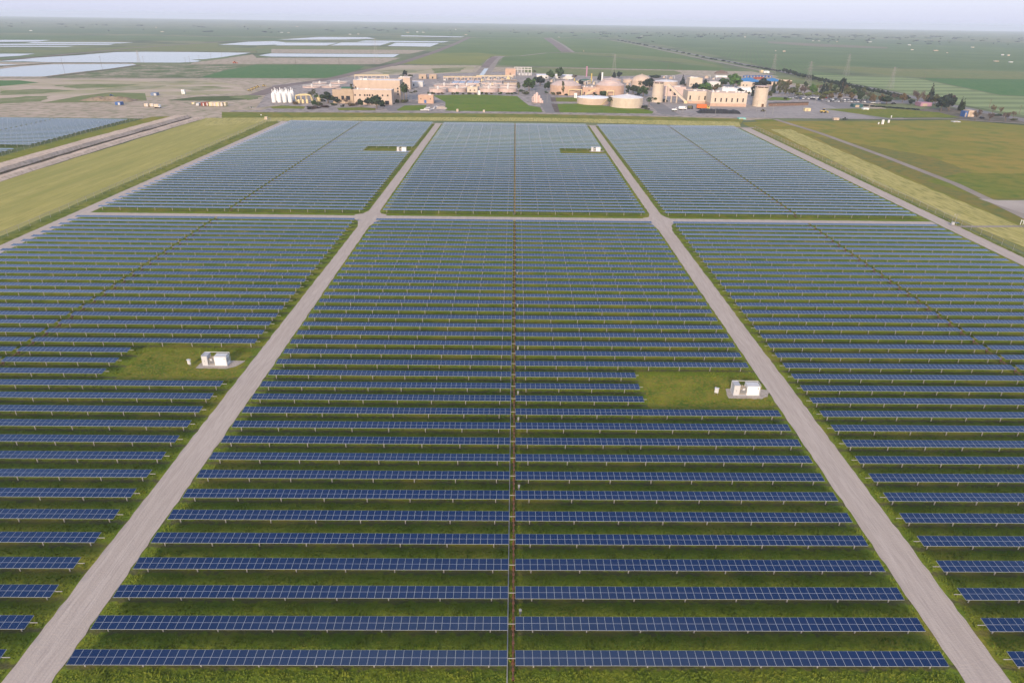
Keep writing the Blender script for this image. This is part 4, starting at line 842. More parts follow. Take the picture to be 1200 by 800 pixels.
truck('white truck parked before the conveyor', 799.5, 129, 9, WH, WH, 2.9)
truck('white flatbed pickup in the yard left of the white truck', 790, 130.6, 5.6, WH, WH, 1.9, 'pickup_truck')
truck('dark truck between the white truck and the orange trailer', 808.6, 128, 5.8, DK, mat('olive_paint', (.12, .11, .06), rough=.6), 2.6)
truck('white and cream truck parked in the dirt yard far left', 185, 127, 6.6, WH, CREAM, 3.2)
def machine(label, x, yb, lpx, col=YEL, name='wheel_loader', cat='loader', boom=True, flip=1, group=None):
    m = mpp(x, yb); p = at(x, yb); L = lpx*m; s = L/7
    r = thing(name, label, cat, (p.x, p.y, .1), 0 if flip > 0 else math.pi, group); r.scale = (s, s, s)
    mb = MB(); mb.prism([(-3, .9), (1.2, .9), (1.2, 1.5), (-.2, 1.9), (-3, 2.0)], -1, 1, col); mb.build('body', r)
    mb = MB(); mb.bx(-.9, .6, -.8, .8, 1.95, 3.2, WIN); mb.bx(-1, .7, -.9, .9, 3.2, 3.32, col); mb.build('cab', r)
    for x_ in (-2.0, .9):
        mb = MB(); mb.bar((x_, -1.25, .75), (x_, 1.25, .75), .75, TYRE, 14); mb.build('wheel', r)
    if boom:
        mb = MB(); mb.bar((.9, -.4, 1.8), (3, -.4, 1.1), .17, col); mb.bar((.9, .4, 1.8), (3, .4, 1.1), .17, col)
        a = mb.build('arm', r); mb = MB(); mb.prism([(2.8, .3), (3.9, .25), (3.1, 1.5), (2.8, 1.5)], -1.2, 1.2, col); mb.build('bucket', a)
machine('yellow wheel loader in the paved yard right of the pale box', 965, 132.4, 9.5)
machine('dark excavator by the foot of the right tower', 894, 131, 6, mat('olive_paint', (0,0,0)), 'excavator', 'excavator')
machine('small dark tractor at the front right of the paved yard', 990, 140.6, 6, mat('dark_green_paint', (.05, .07, .05), rough=.6), 'tractor', 'tractor')
for i, (x, y) in enumerate(((292.5, 106.8), (295.8, 105.4), (299, 104), (302.3, 102.6), (309.6, 101.6))):
    machine('orange yellow earthmover in the line of machines left of the silos, %s from the left' % ordinal(i+1), x, y, 4.8, YEL, 'earthmover', 'earthmover', group='earthmovers left of the silos')
machine('orange earthmover alone on the bare strip between the ponds', 275.4, 74.6, 5.6, ORANGE, 'earthmover', 'earthmover')
machine('small blue tractor on top of the dirt mound', 130.5, 112.6, 4, BLUEP, 'tractor', 'tractor')
machine('small grey machine on the dirt left of the silos', 294.5, 127, 4, LG, 'roller', 'machine')
# tarp covered heap
p = at(843.5, 133.4); m = mpp(843, 133); mb = MB(); rr = random.Random(3); n = 26; vs = []; fs = []
for i in range(n+1):
    x = (-25+50*i/n)*m; t = 1-abs(2*i/n-1)**3; hh = (2.6+.5*math.exp(-((i/n-.42)/.25)**2)+rr.uniform(-.35, .35))*min(1, t*3)+.05
    for (y, z) in ((-5, 0), (-3.2, hh*.8), (-1, hh), (1.6, hh*.95), (4, hh*.6), (6, 0)): vs.append((x+rr.uniform(-.3, .3), y+rr.uniform(-.2, .2)+6, z))
for i in range(n):
    for k in range(5): a = i*6+k; fs.append((a, a+6, a+7, a+1))
mb.mesh(vs, fs, BLACKT); tag(mb.build('tarp_heap', None, (p.x, p.y-2, .1)), 'long black tarp covered heap before the long low building', 'heap')
# rubble and dirt heaps
def heap(name, label, cat, x0, x1, yb, hpx, m_, seed, rough=.5):
    a, b = at(x0, yb), at(x1, yb); m = mpp(x0, yb); W = (b-a).length; hh = hpx*m; rr = random.Random(seed); nx, ny = 26, 9; mb = MB(); vs = []; fs = []
    for i in range(nx+1):
        for j in range(ny+1):
            u, v = i/nx*2-1, j/ny*2-1; q = max(0, 1-u*u)*max(0, 1-v*v); vs.append((u*W/2, v*W*.18+W*.18, q**.6*hh*(.7+rr.uniform(-rough, rough)*.6)))
    for i in range(nx):
        for j in range(ny): k = i*(ny+1)+j; fs.append((k, k+ny+1, k+ny+2, k+1))
    mb.mesh(vs, fs, m_); tag(mb.build(name, None, ((a.x+b.x)/2, a.y, .09)), label, cat)
heap('dirt_mound', 'long brown mound of loose dirt at the upper left', 'dirt mound', 92, 158, 118.6, 5, mat('mound_dirt', (.20, .15, .10), (.27, .21, .15), .2, .95), 1)
heap('rubble_heap', 'heap of pale broken rubble in front of the peach kiosk', 'rubble', 511, 524, 128, 3, mat('rubble', (.40, .33, .29), (.25, .2, .17), .8, .95, c3=(.55, .5, .46)), 2, 1)
heap('scrap_heap', 'red brown scrap heap behind the blue roofs', 'scrap', 882, 898, 93, 2.2, REDB, 4, 1)
heap('manure_heap', 'dark brown heap behind the yard beyond the round dome', 'heap', 838, 853, 86.6, 4.2, mat('dark_heap', (.13, .095, .08), (.17, .13, .11), .2, .95), 5)
# stacked pipes in front of the kiosk
for i, (x, y, ln) in enumerate(((497.5, 129.8, 7), (500.5, 128.2, 6), (505, 129.4, 8), (509, 127.4, 7), (512.5, 126.2, 6))):
    p = at(x, y); mb = MB(); a = .5+i*.35; mb.bar((-ln/2*math.cos(a), -ln/2*math.sin(a), .5), (ln/2*math.cos(a), ln/2*math.sin(a), .5+.5*(i % 2)), .55, STEELW, 12)
    tag(mb.build('pipe_section', None, (p.x, p.y, .1)), 'loose pale pipe section in the pile before the peach kiosk, %s from the left' % ordinal(i+1), 'pipe', 'pipe sections before the peach kiosk')
# containers on the far left yard
CONT = [(171.6, 125.5, 4.6, 3.6, CREAM, 'pale cream container, left of the pair in the dirt yard'), (177.8, 125.4, 4.4, 3.5, CREAM, 'pale cream container, right of the pair in the dirt yard'),
        (138.3, 123.6, 6.4, 3.4, BLUEP, 'blue container alone below the dirt mound'), (180.3, 112.6, 7, 3.3, mat('grey_blue_paint', (.16, .20, .30), rough=.6), 'grey blue container above the dirt yard'),
        (237.8, 124.6, 4, 3.8, REDB, 'red container, left of the two red ones'), (242.2, 124.5, 4, 4.2, REDB, 'red container, right of the two red ones'),
        (247, 124.8, 4, 4.4, YPALE, 'cream container directly right of the red ones'), (251.2, 124.9, 3.8, 4.2, CREAM, 'second cream container right of the red ones'), (255.2, 125, 3.8, 4.6, YPALE, 'third cream container right of the red ones'),
        (259.2, 124.9, 3.8, 4.2, CREAM, 'fourth cream container right of the red ones'), (263, 124.6, 3.6, 4, YPALE, 'last cream container at the right of the row'),
        (231.6, 124.4, 3.4, 2.8, LG, 'grey container left of the red ones'), (226.4, 122.6, 3, 2, YPALE, 'low cream container far left in the row')]
for x, y, w_, h_, mm_, lb in CONT:
    m = mpp(x, y); p = at(x, y); W, hh = w_*m, h_*m; r = thing('container', lb, 'container', (p.x, p.y, .1), 0, 'containers in the left dirt yard')
    mb = MB(); mb.bx(-W/2, W/2, 0, 5, .1, hh, mm_); [mb.bx(-W/2+.2+k*W/7, -W/2+.35+k*W/7, -.06, -.002, .2, hh-.15, mm_) for k in range(7)]; mb.build('body', r)
    mb = MB(); mb.bx(W*.05, W*.4, -.1, -.063, .15, hh*.86, LG); mb.build('door', r)
for i, x in enumerate((873.5, 877, 880.5, 884.2, 887.8, 891.4, 895, 899, 903)):
    hut('skip_container', 'blue skip in the line behind the blue roofs, %s from the left' % ordinal(i+1), x, 91.2-(i % 2)*.5, 3.2, 1.9, BLUEP, 'skip', 5, 'blue skips behind the blue roofs')
hut('white_trailer', 'long white trailer before the dark heap beyond the yard', 845.5, 91, 13, 1.9, WH, 'trailer', 6)
hut('white_trailer', 'short white trailer right of the long one beyond the yard', 858, 90.8, 5, 1.6, WH, 'trailer', 6)
hut('roadside_shed', 'cream shed by the highway beyond the blue roofs', 893, 85.6, 3, 2.8, YPALE, 'shed', 8)
hut('roadside_shed', 'white shed by the highway right of the cream shed', 898.5, 86, 6, 2.2, WH, 'shed', 8)
# switchyard behind the pump house
p = at(608, 89); m = mpp(608, 87); r = thing('switchyard', 'steel switchyard frames right of the deep peach pump house', 'switchyard', (p.x, p.y+4, .1))
mb = MB()
for y in (0, 14):
    for k in range(6): mb.bx(-6+k*4.6-.25, -6+k*4.6+.25, y-.25, y+.25, 0, 7.5+y*.12, STEELW)
    mb.bx(-6.4, 17.4, y-.22, y+.22, 7.5+y*.12-.1, 8.1+y*.12, STEELW)
    mb.build('gantry', r); mb = MB()
for k in range(5):
    mb = MB(); mb.bx(-5+k*4.6, -2.6+k*4.6, 3, 6, 0, 2.6, LG); [mb.bar((-4.4+k*4.6+q*.6, 4.5, 2.6), (-4.4+k*4.6+q*.6, 4.5, 3.8), .12, CREAM, 6) for q in range(3)]; mb.build('transformer', r)
# perimeter wall right of the tower
a, b = at(900.5, 124.8), at(947, 123.6); r = thing('retaining_wall', 'long low brown wall with a dark top right of the tower', 'wall', (a.x, a.y, .1), math.atan2(b.y-a.y, b.x-a.x)); W = (b-a).length
mb = MB(); mb.bx(0, W, 0, .5, 0, 2.3, mat('brown_block_wall', (.20, .125, .09), (.16, .10, .07), .5, .9)); mb.build('wall', r); mb = MB(); mb.bx(-.1, W+.1, -.08, .58, 2.31, 2.9, DK); mb.build('coping', r)
# small plant equipment: pump sets, manifolds and lamp posts
rr = random.Random(77)
EQ = [(521, 94.6), (526, 93.4), (533, 94), (541, 93.2), (549, 94.2), (556, 93.2), (565, 95.6), (572, 94.4), (580, 95), (589, 94.2), (596, 93), (600, 91), (570, 100), (577, 101), (560, 101.4), (548, 102), (530, 105.4), (575, 105.6), (684, 100), (690, 98.6), (696, 99.6), (701, 102), (676, 97.6), (665, 95.6), (708, 98), (735, 100), (690, 95.4), (420, 94.6), (428, 95), (436, 94.4), (446, 95), (452, 94.2), (786, 92.6), (778, 91.6), (806, 96), (828, 92), (836, 93.4), (858, 96.4), (864, 92.6), (646, 96.6), (812, 105), (822, 108)]
for i, (x, y) in enumerate(EQ):
    p = at(x, y); r = thing('pump_set', 'small pump set with pipes in the plant, %s from the left' % ordinal(1+sum(q[0] < x for q in EQ)), 'pump', (p.x, p.y, .1), rr.uniform(-.6, .6), 'small pump sets of the plant')
    mm_ = rr.choice((PEACH, CREAM, STEELW, YPALE, BEIGE)); a, hh = rr.uniform(1.2, 2.6), rr.uniform(1.5, 3.2)
    mb = MB(); mb.bx(-a, a, -1, 1, 0, hh*.55, mm_); mb.bx(-a*.6, a*.2, -.8, .8, hh*.55+.003, hh, mm_); mb.build('housing', r)
    mb = MB(); mb.bar((a*.6, -.3, hh*.5), (a*.6, -.3, hh+.9), .22, rr.choice((YPALE, STEELW, CREAM)), 8); mb.bar((a*.6, -.3, hh+.8), (a+2.6, -.3, hh+.8), .22, STEELW, 8); mb.bar((a+2.4, -.3, 0), (a+2.4, -.3, hh+.9), .22, STEELW, 8); mb.build('pipe', r)
LPST = [(482, 119.5), (487, 111), (613, 112), (641, 121), (651, 112.6), (765, 123), (800, 134), (838, 135), (886, 131), (905, 135.5), (896, 137.5), (935, 121), (955, 122.6), (985, 121.6), (1010, 124)]
for i, (x, y) in enumerate(LPST):
    p = at(x, y); r = thing('lamp_post', 'thin lamp post in the plant yard, %s from the left' % ordinal(1+sum(q[0] < x for q in LPST)), 'lamp post', (p.x, p.y, .1), 0, 'lamp posts of the plant yard')
    mb = MB(); mb.bar((0, 0, 0), (0, 0, 8.5), .12, ST, 6, .08); mb.build('pole', r); mb = MB(); mb.bar((0, 0, 8.4), (1.6, 0, 8.6), .06, ST); mb.bx(1.3, 2.1, -.15, .15, 8.55, 8.7, LG); mb.build('lamp_head', r)
# parked cars
CARC = [mat('car_white', (.72, .72, .72), rough=.3), mat('car_silver', (.42, .43, .45), rough=.3), mat('car_black', (.03, .03, .035), rough=.3), mat('car_blue', (.06, .11, .22), rough=.3), mat('car_red', (.32, .04, .035), rough=.3), mat('car_grey', (.16, .165, .17), rough=.3)]
CN = ['white', 'silver', 'black', 'dark blue', 'red', 'grey']
def car_me(m_):
    mb = MB(); mb.prism([(-2.2, .35), (2.2, .35), (2.25, .8), (1.2, .95), (-1.6, 1.0), (-2.2, .95)], -.88, .88, m_); mb.prism([(-1.75, 1.0), (1.1, .96), (.35, 1.45), (-1.2, 1.48)], -.78, .78, WIN); mb.bx(-1.1, .25, -.7, .7, 1.482, 1.5, m_)
    for x in (-1.35, 1.4): mb.bar((x, -.9, .33), (x, .9, .33), .33, TYRE, 10)
    return mb.data('parked_car')
CM = [car_me(c) for c in CARC]; rr = random.Random(9)
for rw, (xa, ya, xb, yb, n) in enumerate(((925, 115.6, 962, 117.3, 13), (932, 114.4, 985, 116.0, 16), (966, 119.4, 1012, 120.2, 13), (975, 117.4, 1016, 118.2, 10))):
    for i in range(n):
        if rr.random() < .1: continue
        t = i/(n-1); p = at(xa+(xb-xa)*t, ya+(yb-ya)*t); c = rr.choice((0, 0, 0, 1, 1, 1, 2, 3, 5, 5, 4))
        o = link('parked_car', CM[c], None, (p.x, p.y, .08)); o.rotation_euler = (0, 0, math.pi/2+rr.uniform(-.05, .05)+(math.pi if rr.random() < .5 else 0)); o.scale = (1.1, 1.1, 1.1)
        tag(o, '%s car parked in the lot behind the right tower among the trees' % CN[c], 'car', 'cars parked in the lot by the tower')
for i, (x, y) in enumerate(((1023, 121.5), (1029, 121.8), (1047, 122.3), (1150.5, 139.2), (1149, 131.5))):
    p = at(x, y); c = (0, 1, 2, 2, 5)[i]; o = link('parked_car', CM[c], None, (p.x, p.y, .1)); o.rotation_euler = (0, 0, .3)
    tag(o, ('white car under the first pair of trees right of the lot', 'silver car beside the white car right of the lot', 'black car near the tall purple tree right of the lot', 'black car beside the small peach house far right', 'grey car on the highway above the small peach house')[i], 'car')
# power towers and poles
def pylon(label, x, yb, yt, lean=0):
    m = mpp(x, yb); p = at(x, yb); hh = (yb-yt)*m; b = hh*.11
    r = thing('power_pylon', label, 'pylon', (p.x, p.y, .05), .2, 'lattice power pylons')
    mb = MB(); q = .11
    def w_(z): return b*(1-z/hh*.88)
    N = 8; zs = [hh*k/N for k in range(N+1)]
    for k in range(N):
        z0, z1 = zs[k], zs[k+1]; a0, a1 = w_(z0), w_(z1)
        c0 = [(-a0, -a0, z0), (a0, -a0, z0), (a0, a0, z0), (-a0, a0, z0)]; c1 = [(-a1, -a1, z1), (a1, -a1, z1), (a1, a1, z1), (-a1, a1, z1)]
        for i in range(4): mb.bar(c0[i], c1[i], q, ST); mb.bar(c0[i], c1[(i+1) % 4], q*.6, ST); mb.bar(c1[i], c1[(i+1) % 4], q*.6, ST)
    mb.build('mast', r)
    for z in (.72, .84, .95):
        mb = MB(); mb.bar((-hh*.15, 0, hh*z), (hh*.15, 0, hh*z), q*.8, ST); mb.bar((-hh*.15, 0, hh*z), (0, 0, hh*(z+.05)), q*.5, ST); mb.bar((hh*.15, 0, hh*z), (0, 0, hh*(z+.05)), q*.5, ST); mb.build('cross_arm', r)
for a in (('lattice pylon standing in the big left pond', 163, 73.6, 60.5), ('tall lattice pylon beside the dirt road beyond the tall hall', 441, 73.5, 47.5), ('lattice pylon behind the peach dome', 719, 87.5, 65.5), ('lattice pylon behind the blue roofs at the highway', 905.5, 86.5, 65.5),
          ('lattice pylon over the parking trees', 946, 101.5, 74.5), ('lattice pylon at the near edge of the dark orchard', 991, 89.3, 65.5), ('lattice pylon leaning over the pale field by the highway', 1043, 104.5, 80.5)): pylon(*a)
def pole(label, x, yb, yt, group='wooden utility poles by the ponds'):
    m = mpp(x, yb); p = at(x, yb); hh = (yb-yt)*m; r = thing('utility_pole', label, 'pole', (p.x, p.y, .05), .3, group)
    mb = MB(); mb.bar((0, 0, 0), (0, 0, hh), .2, mat('pole_wood', (.16, .12, .09), rough=.9), 6, .13); mb.build('pole', r)
    mb = MB(); mb.bx(-1.1, 1.1, -.1, .1, hh-.9, hh-.7, mat('pole_wood', (0,0,0))); mb.build('cross_arm', r)
for i, (x, yb, yt) in enumerate(((73.7, 77, 66), (120, 81.5, 67), (168.5, 74.5, 66.8), (217.4, 73.6, 67.6), (222.3, 72.8, 66.5), (233.3, 70, 65), (247.2, 68, 63.4), (260, 66.4, 61.8), (346.7, 76.4, 68.2), (397.5, 77, 69.2))):
    pole('wooden utility pole near the left ponds, %s from the left' % ordinal(i+1), x, yb, yt)
for i, (x, yb, yt) in enumerate(((782.5, 82, 76.8), (798.5, 82, 79.6), (822, 70, 64.5), (880, 79.8, 73), (919, 84.5, 77.6), (1083, 93.5, 86), (1159, 127, 117), (1194, 134, 124))):
    pole('utility pole along the highway side, %s from the left' % ordinal(i+1), x, yb, yt, 'utility poles along the highway')
# ================================================================== trees, shrubs, grass
def leafm(name, c):
    if name in MATS: return MATS[name]
    d = tuple(q*.62 for q in c); l = tuple(min(1, q*1.45) for q in c)
    return mat(name, d, l, 3.2, .75, spec=.2, detail=3, lo=.38, hi=.62)
FOL = dict(dark=(.030, .048, .022), mid=(.045, .078, .024), bright=(.062, .125, .026), olive=(.078, .082, .036), yellow=(.13, .15, .042), purple=(.095, .068, .062), brown=(.12, .085, .042), deep=(.022, .034, .026))
BARK = mat('tree_bark', (.12, .09, .065), (.18, .14, .10), 3., .9)
PBARK = mat('palm_bark', (.20, .16, .12), (.15, .12, .09), 4., .9)
def leaves(mb, rr, centres, n, size, m):
    tot = sum(c[3]**2 for c in centres)
    for (x, y, z, q, fl) in centres:
        for k in range(int(n*q*q/tot)):
            d = Vector((rr.gauss(0, 1), rr.gauss(0, 1), rr.gauss(0, 1))).normalized(); e = q*(rr.random()**.35)*rr.uniform(.85, 1.12)
            c = Vector((x+d.x*e, y+d.y*e, z+d.z*e*fl)); nn = (d+Vector((rr.gauss(0, .6), rr.gauss(0, .6), rr.gauss(.3, .6)))).normalized(); u = nn.orthogonal().normalized(); v = nn.cross(u); a = rr.random()*6.28
            u, v = u*math.cos(a)+v*math.sin(a), v*math.cos(a)-u*math.sin(a); s = size*rr.uniform(.6, 1.4)
            mb.poly([c-u*s-v*s*.6, c+u*s*.3-v*s, c+u*s+v*s*.5, c-u*s*.2+v*s], m)
PROTO = {}
def proto(kind, fol, seed):
    k = (kind, fol, seed)
    if k in PROTO: return PROTO[k]
    rr = random.Random(hash(kind) % 1 + seed*13+len(kind)*7); m = leafm('foliage_'+fol, FOL[fol]); cr, tr = MB(), MB()
    if kind == 'round':                                   # unit tree: 1 high, 1 wide
        tr.bar((0, 0, -.02), (0, 0, .32), .035, BARK, 7, .025)
        cs = [(0, 0, .58, .26, .9)]
        for i in range(9):
            a = i*2.4+rr.random(); q = rr.uniform(.20, .34); z = rr.uniform(.34, .80); cs.append((q*math.cos(a), q*math.sin(a), z, rr.uniform(.13, .21), .85)); tr.bar((0, 0, .26), (q*math.cos(a)*.8, q*math.sin(a)*.8, z-.05), .016, BARK, 5, .006)
        cs.append((rr.uniform(-.1, .1), rr.uniform(-.1, .1), .84, .16, .9)); leaves(cr, rr, cs, 1500, .042, m)
    elif kind == 'tall':
        tr.bar((0, 0, -.02), (0.02, 0, .9), .035, BARK, 7, .008); cs = []
        for i in range(13):
            z = .22+.70*i/12; a = i*2.4+rr.random(); q = rr.uniform(.10, .34)*(1-.65*max(0, z-.45)); cs.append((q*math.cos(a), q*math.sin(a), z, rr.uniform(.09, .16), 1.)); tr.bar((0, 0, z-.12), (q*math.cos(a), q*math.sin(a), z), .012, BARK, 5, .004)
        leaves(cr, rr, cs, 1300, .036, m)
    elif kind == 'conifer':
        tr.bar((0, 0, -.02), (0, 0, .96), .035, BARK, 7, .006); cs = []
        for i in range(16):
            z = .10+.85*i/15; q = .40*(1-z)**.8; 
            for j in range(3 if z < .7 else 1): a = i*1.9+j*2.1+rr.random(); cs.append((q*.7*math.cos(a), q*.7*math.sin(a), z, max(.045, q*.5*rr.uniform(.7, 1.2)), .6))
        leaves(cr, rr, cs, 1300, .034, m)
    elif kind == 'palm':
        tr.bar((0, 0, -.02), (.01, 0, .78), .030, PBARK, 8, .022)
        for i in range(46):                               # fan fronds, the lower ones hanging as a skirt
            a = rr.random()*6.28; el = rr.uniform(-1.1, 1.2); L = rr.uniform(.20, .30); d = Vector((math.cos(a)*math.cos(el), math.sin(a)*math.cos(el), math.sin(el))); c = Vector((.01, 0, .80)); s = Vector((-math.sin(a), math.cos(a), 0)); tip = c+d*L*1.0+Vector((0, 0, -.06))
            mid = c+d*L*.62
            cr.poly([c+d*.05, mid+s*.055, tip+s*.03, tip-s*.03, mid-s*.055], m); cr.poly([mid, tip+s*.075+Vector((0, 0, -.03)), tip-s*.01], m); cr.poly([mid, tip-s*.075+Vector((0, 0, -.03)), tip+s*.01], m)
    elif kind == 'bare':
        tr.bar((0, 0, -.02), (0, 0, .35), .035, BARK, 7, .025)
        for i in range(14):
            a = i*2.4+rr.random(); q = rr.uniform(.2, .42); z = rr.uniform(.55, .98); e = Vector((q*math.cos(a), q*math.sin(a), z)); tr.bar((0, 0, .3), e, .014, BARK, 5, .004)
            for j in range(5): tr.bar(e*rr.uniform(.6, .95), e+Vector((rr.uniform(-.16, .16), rr.uniform(-.16, .16), rr.uniform(-.03, .14))), .006, BARK, 4, .002)
        leaves(cr, rr, [(rr.uniform(-.3, .3), rr.uniform(-.3, .3), rr.uniform(.5, .85), .15, .9) for _ in range(9)], 420, .03, m)
    elif kind == 'shrub':
        for i in range(4): tr.bar((0, 0, -.02), (rr.uniform(-.25, .25), rr.uniform(-.2, .2), .5), .02, BARK, 5, .008)
        leaves(cr, rr, [(rr.uniform(-.34, .34), rr.uniform(-.25, .25), rr.uniform(.25, .62), rr.uniform(.16, .28), 1.) for _ in range(7)], 700, .06, m)
    PROTO[k] = (tr.data('trunk'), cr.data('crown')); return PROTO[k]
TI = [0]
def tree(kind, fol, x, yb, hpx, wpx, label, cat=None, name=None, group=None):
    TI[0] += 1; p = at(x, yb); m = mpp(x, yb); h, w_ = hpx*m*(1.12 if kind != 'palm' else 1.02), wpx*m*(1.3 if kind != 'palm' else 1.2)
    if kind in ('conifer',): w_ /= .80
    if kind == 'palm': w_ /= .50
    nm = name or {'round': 'broadleaf_tree', 'tall': 'tall_tree', 'conifer': 'conifer_tree', 'palm': 'palm_tree', 'bare': 'bare_tree', 'shrub': 'shrub'}[kind]
    r = thing(nm, label, cat or {'palm': 'palm', 'shrub': 'shrub'}.get(kind, 'tree'), (p.x, p.y+(.3*w_ if kind in ('round', 'shrub') else 0), .08), 0, group)
    tr, cr = proto(kind, fol, TI[0] % 3); rz = TI[0]*2.39
    for q, me in (('trunk' if kind != 'shrub' else 'stem', tr), ('crown' if kind != 'shrub' else 'foliage', cr)):
        o = link(q, me, r); o.scale = (w_, w_, h); o.rotation_euler = (0, 0, rz)
    return r
T = tree
# around the main building
T('round', 'dark', 422.4, 126, 8.6, 7, 'small round dark tree left of the big dark tree before the peach wing'); T('round', 'deep', 430, 123.4, 7.6, 8, 'low dark tree in the middle before the peach wing')
T('round', 'dark', 440.5, 128.6, 14, 16, 'big dark round tree before the peach wing'); T('round', 'dark', 448.5, 127.6, 7, 6, 'small dark tree at the right foot of the big dark tree')
T('palm', 'olive', 413.4, 119.5, 20, 5.4, 'palm between the tan annex and the peach wing'); T('palm', 'mid', 474, 120, 22, 7.5, 'palm with a thick crown at the right end of the tall hall'); T('palm', 'dark', 476.8, 119.6, 19.5, 6, 'palm right of the thick crowned palm by the tall hall')
T('shrub', 'olive', 474, 121, 4.6, 8, 'olive shrub at the foot of the two palms'); T('shrub', 'mid', 460.6, 122.4, 2.4, 3.4, 'small green shrub at the corner of the peach wing'); T('shrub', 'olive', 465.3, 121, 4.8, 4.2, 'olive shrub between wing and tall hall')
T('round', 'dark', 383, 122, 11.5, 16.5, 'wide dark tree left of the tan annex'); T('palm', 'olive', 364.4, 118, 10.5, 6, 'left palm before the yellow pipe rack'); T('palm', 'olive', 368.6, 116.5, 11.5, 5, 'tallest palm before the yellow pipe rack'); T('palm', 'mid', 371.6, 121, 11, 5.4, 'right palm near the cream vessel')
T('shrub', 'mid', 369, 124.5, 7.2, 6.5, 'tall green shrub under the palms'); T('shrub', 'olive', 374, 124.4, 5, 6, 'olive shrub right of the tall green shrub'); T('shrub', 'purple', 366, 127.6, 3, 13, 'wide purple brown shrub bed by the plant road'); T('shrub', 'dark', 361.5, 128.4, 2.6, 5, 'dark low shrub at the left of the purple bed'); T('shrub', 'purple', 380, 126.2, 3, 12, 'purple brown shrub bed under the wide dark tree')
T('round', 'dark', 395.4, 121.8, 5.8, 5.6, 'small dark tree under the tan annex window'); T('shrub', 'deep', 401, 126, 3.6, 4, 'round black green bush by the lawn left of the peach wing'); T('bare', 'purple', 405.5, 122.6, 6.4, 6, 'reddish bare tree before the tan annex'); T('shrub', 'brown', 410.5, 125, 4.4, 8.5, 'brown shrub at the left foot of the peach wing'); T('shrub', 'purple', 417, 123.6, 4, 6, 'purple shrub at the left end of the peach wing')
T('round', 'deep', 474.5, 90, 6.4, 5.5, 'round black green tree behind the tall hall'); T('shrub', 'mid', 470.3, 90.6, 3.4, 4.6, 'left shrub beside the round tree behind the tall hall'); T('shrub', 'olive', 480.4, 91.2, 3.6, 6, 'right shrub beside the round tree behind the tall hall'); T('shrub', 'olive', 486, 108.6, 2.4, 5, 'olive shrub on the paving right of the tall hall'); T('shrub', 'dark', 482, 109.4, 1.8, 4, 'dark shrub on the paving right of the tall hall')
for i, (x, f, w_, h_) in enumerate(((502.5, 'mid', 3, 3), (507, 'olive', 4.6, 3), (514, 'purple', 3.4, 2.4), (518.6, 'brown', 3.4, 2.6), (531, 'olive', 3.4, 3), (536, 'mid', 3.6, 3.4), (543, 'dark', 3, 2), (550, 'olive', 4.6, 2.8), (556.8, 'brown', 2.8, 2.6), (564.5, 'mid', 3, 3.2), (570, 'olive', 4.4, 3), (575.6, 'brown', 3.2, 2.4), (586, 'mid', 4, 3.2), (595.5, 'olive', 4, 2.4), (599.6, 'mid', 2.8, 3))):
    T('shrub', f, x, 111.2-.2*(i % 2), h_, w_, 'low %s shrub along the front of the round clarifiers, %s from the left' % ({'mid': 'green', 'olive': 'olive', 'purple': 'purple', 'brown': 'brown', 'dark': 'dark'}[f], ordinal(i+1)), group='shrubs along the clarifiers')
T('palm', 'olive', 607.4, 111.4, 14.4, 4.4, 'slim palm at the right end of the clarifiers')
T('round', 'mid', 620, 107.4, 13.4, 13.5, 'large round green tree by the plant drive'); T('round', 'bright', 624, 102.6, 9, 7, 'bright green tree behind the large round one by the drive'); T('round', 'deep', 633, 101.2, 9.8, 13, 'dark tree cluster at the top of the plant drive'); T('round', 'dark', 642.3, 106.6, 9.6, 8.4, 'dark tree left of the peach digester')
T('round', 'mid', 644.5, 94, 10, 8.6, 'round tree before the long white shed'); T('round', 'mid', 656.6, 93.6, 12.4, 9.6, 'taller round tree before the long white shed'); T('palm', 'olive', 626.6, 88, 5.4, 3.6, 'small palm right of the switchyard'); T('shrub', 'olive', 617, 111, 3.6, 8, 'shrub bed under the large round tree'); T('shrub', 'mid', 640.5, 109.8, 3, 3.4, 'small shrub at the digester corner')
T('tall', 'olive', 659.5, 111.8, 14, 5, 'slim tall tree before the left digester wall'); T('round', 'deep', 681, 101, 6, 6.4, 'dark bushy tree between the two digesters'); T('bare', 'purple', 672.8, 93.6, 5.4, 7, 'purple bare tree behind the left digester'); T('conifer', 'deep', 702.8, 94, 9, 5.4, 'dark conifer right of the white stack'); T('conifer', 'deep', 719.4, 91.4, 7.8, 4.4, 'dark conifer below the lattice pylon, left of a round tree'); T('round', 'deep', 725.3, 92.4, 7, 6.6, 'dark round tree below the lattice pylon')
T('shrub', 'mid', 707.8, 112.4, 6, 10, 'big round green bush between the two white topped tanks'); T('palm', 'olive', 714.6, 125.4, 11, 6.4, 'bushy palm between the low white tank and the largest tank'); T('round', 'dark', 742.5, 110.4, 8.6, 12.5, 'wide dark tree behind the largest tank'); T('palm', 'olive', 749.2, 105, 9.6, 4.8, 'left palm before the peach dome'); T('palm', 'olive', 753.8, 104, 8.4, 3.6, 'right palm before the peach dome')
T('round', 'deep', 762, 106.6, 12.4, 14, 'large black green tree between the dome and the left tower'); T('round', 'mid', 754.4, 114, 11, 12.6, 'green bushy tree right of the largest tank'); T('round', 'dark', 735, 109.6, 4.2, 4.4, 'small dark tree right of the right digester'); T('round', 'mid', 769.4, 120.4, 6.4, 9, 'round green bush tree at the foot of the left tower'); T('palm', 'mid', 760.4, 125, 10, 6.5, 'shaggy palm right of the largest tank'); T('shrub', 'deep', 755.8, 127.4, 4, 6.6, 'dark shrub at the right foot of the largest tank'); T('shrub', 'olive', 759, 129, 3, 6, 'low shrub at the drive corner right of the largest tank')
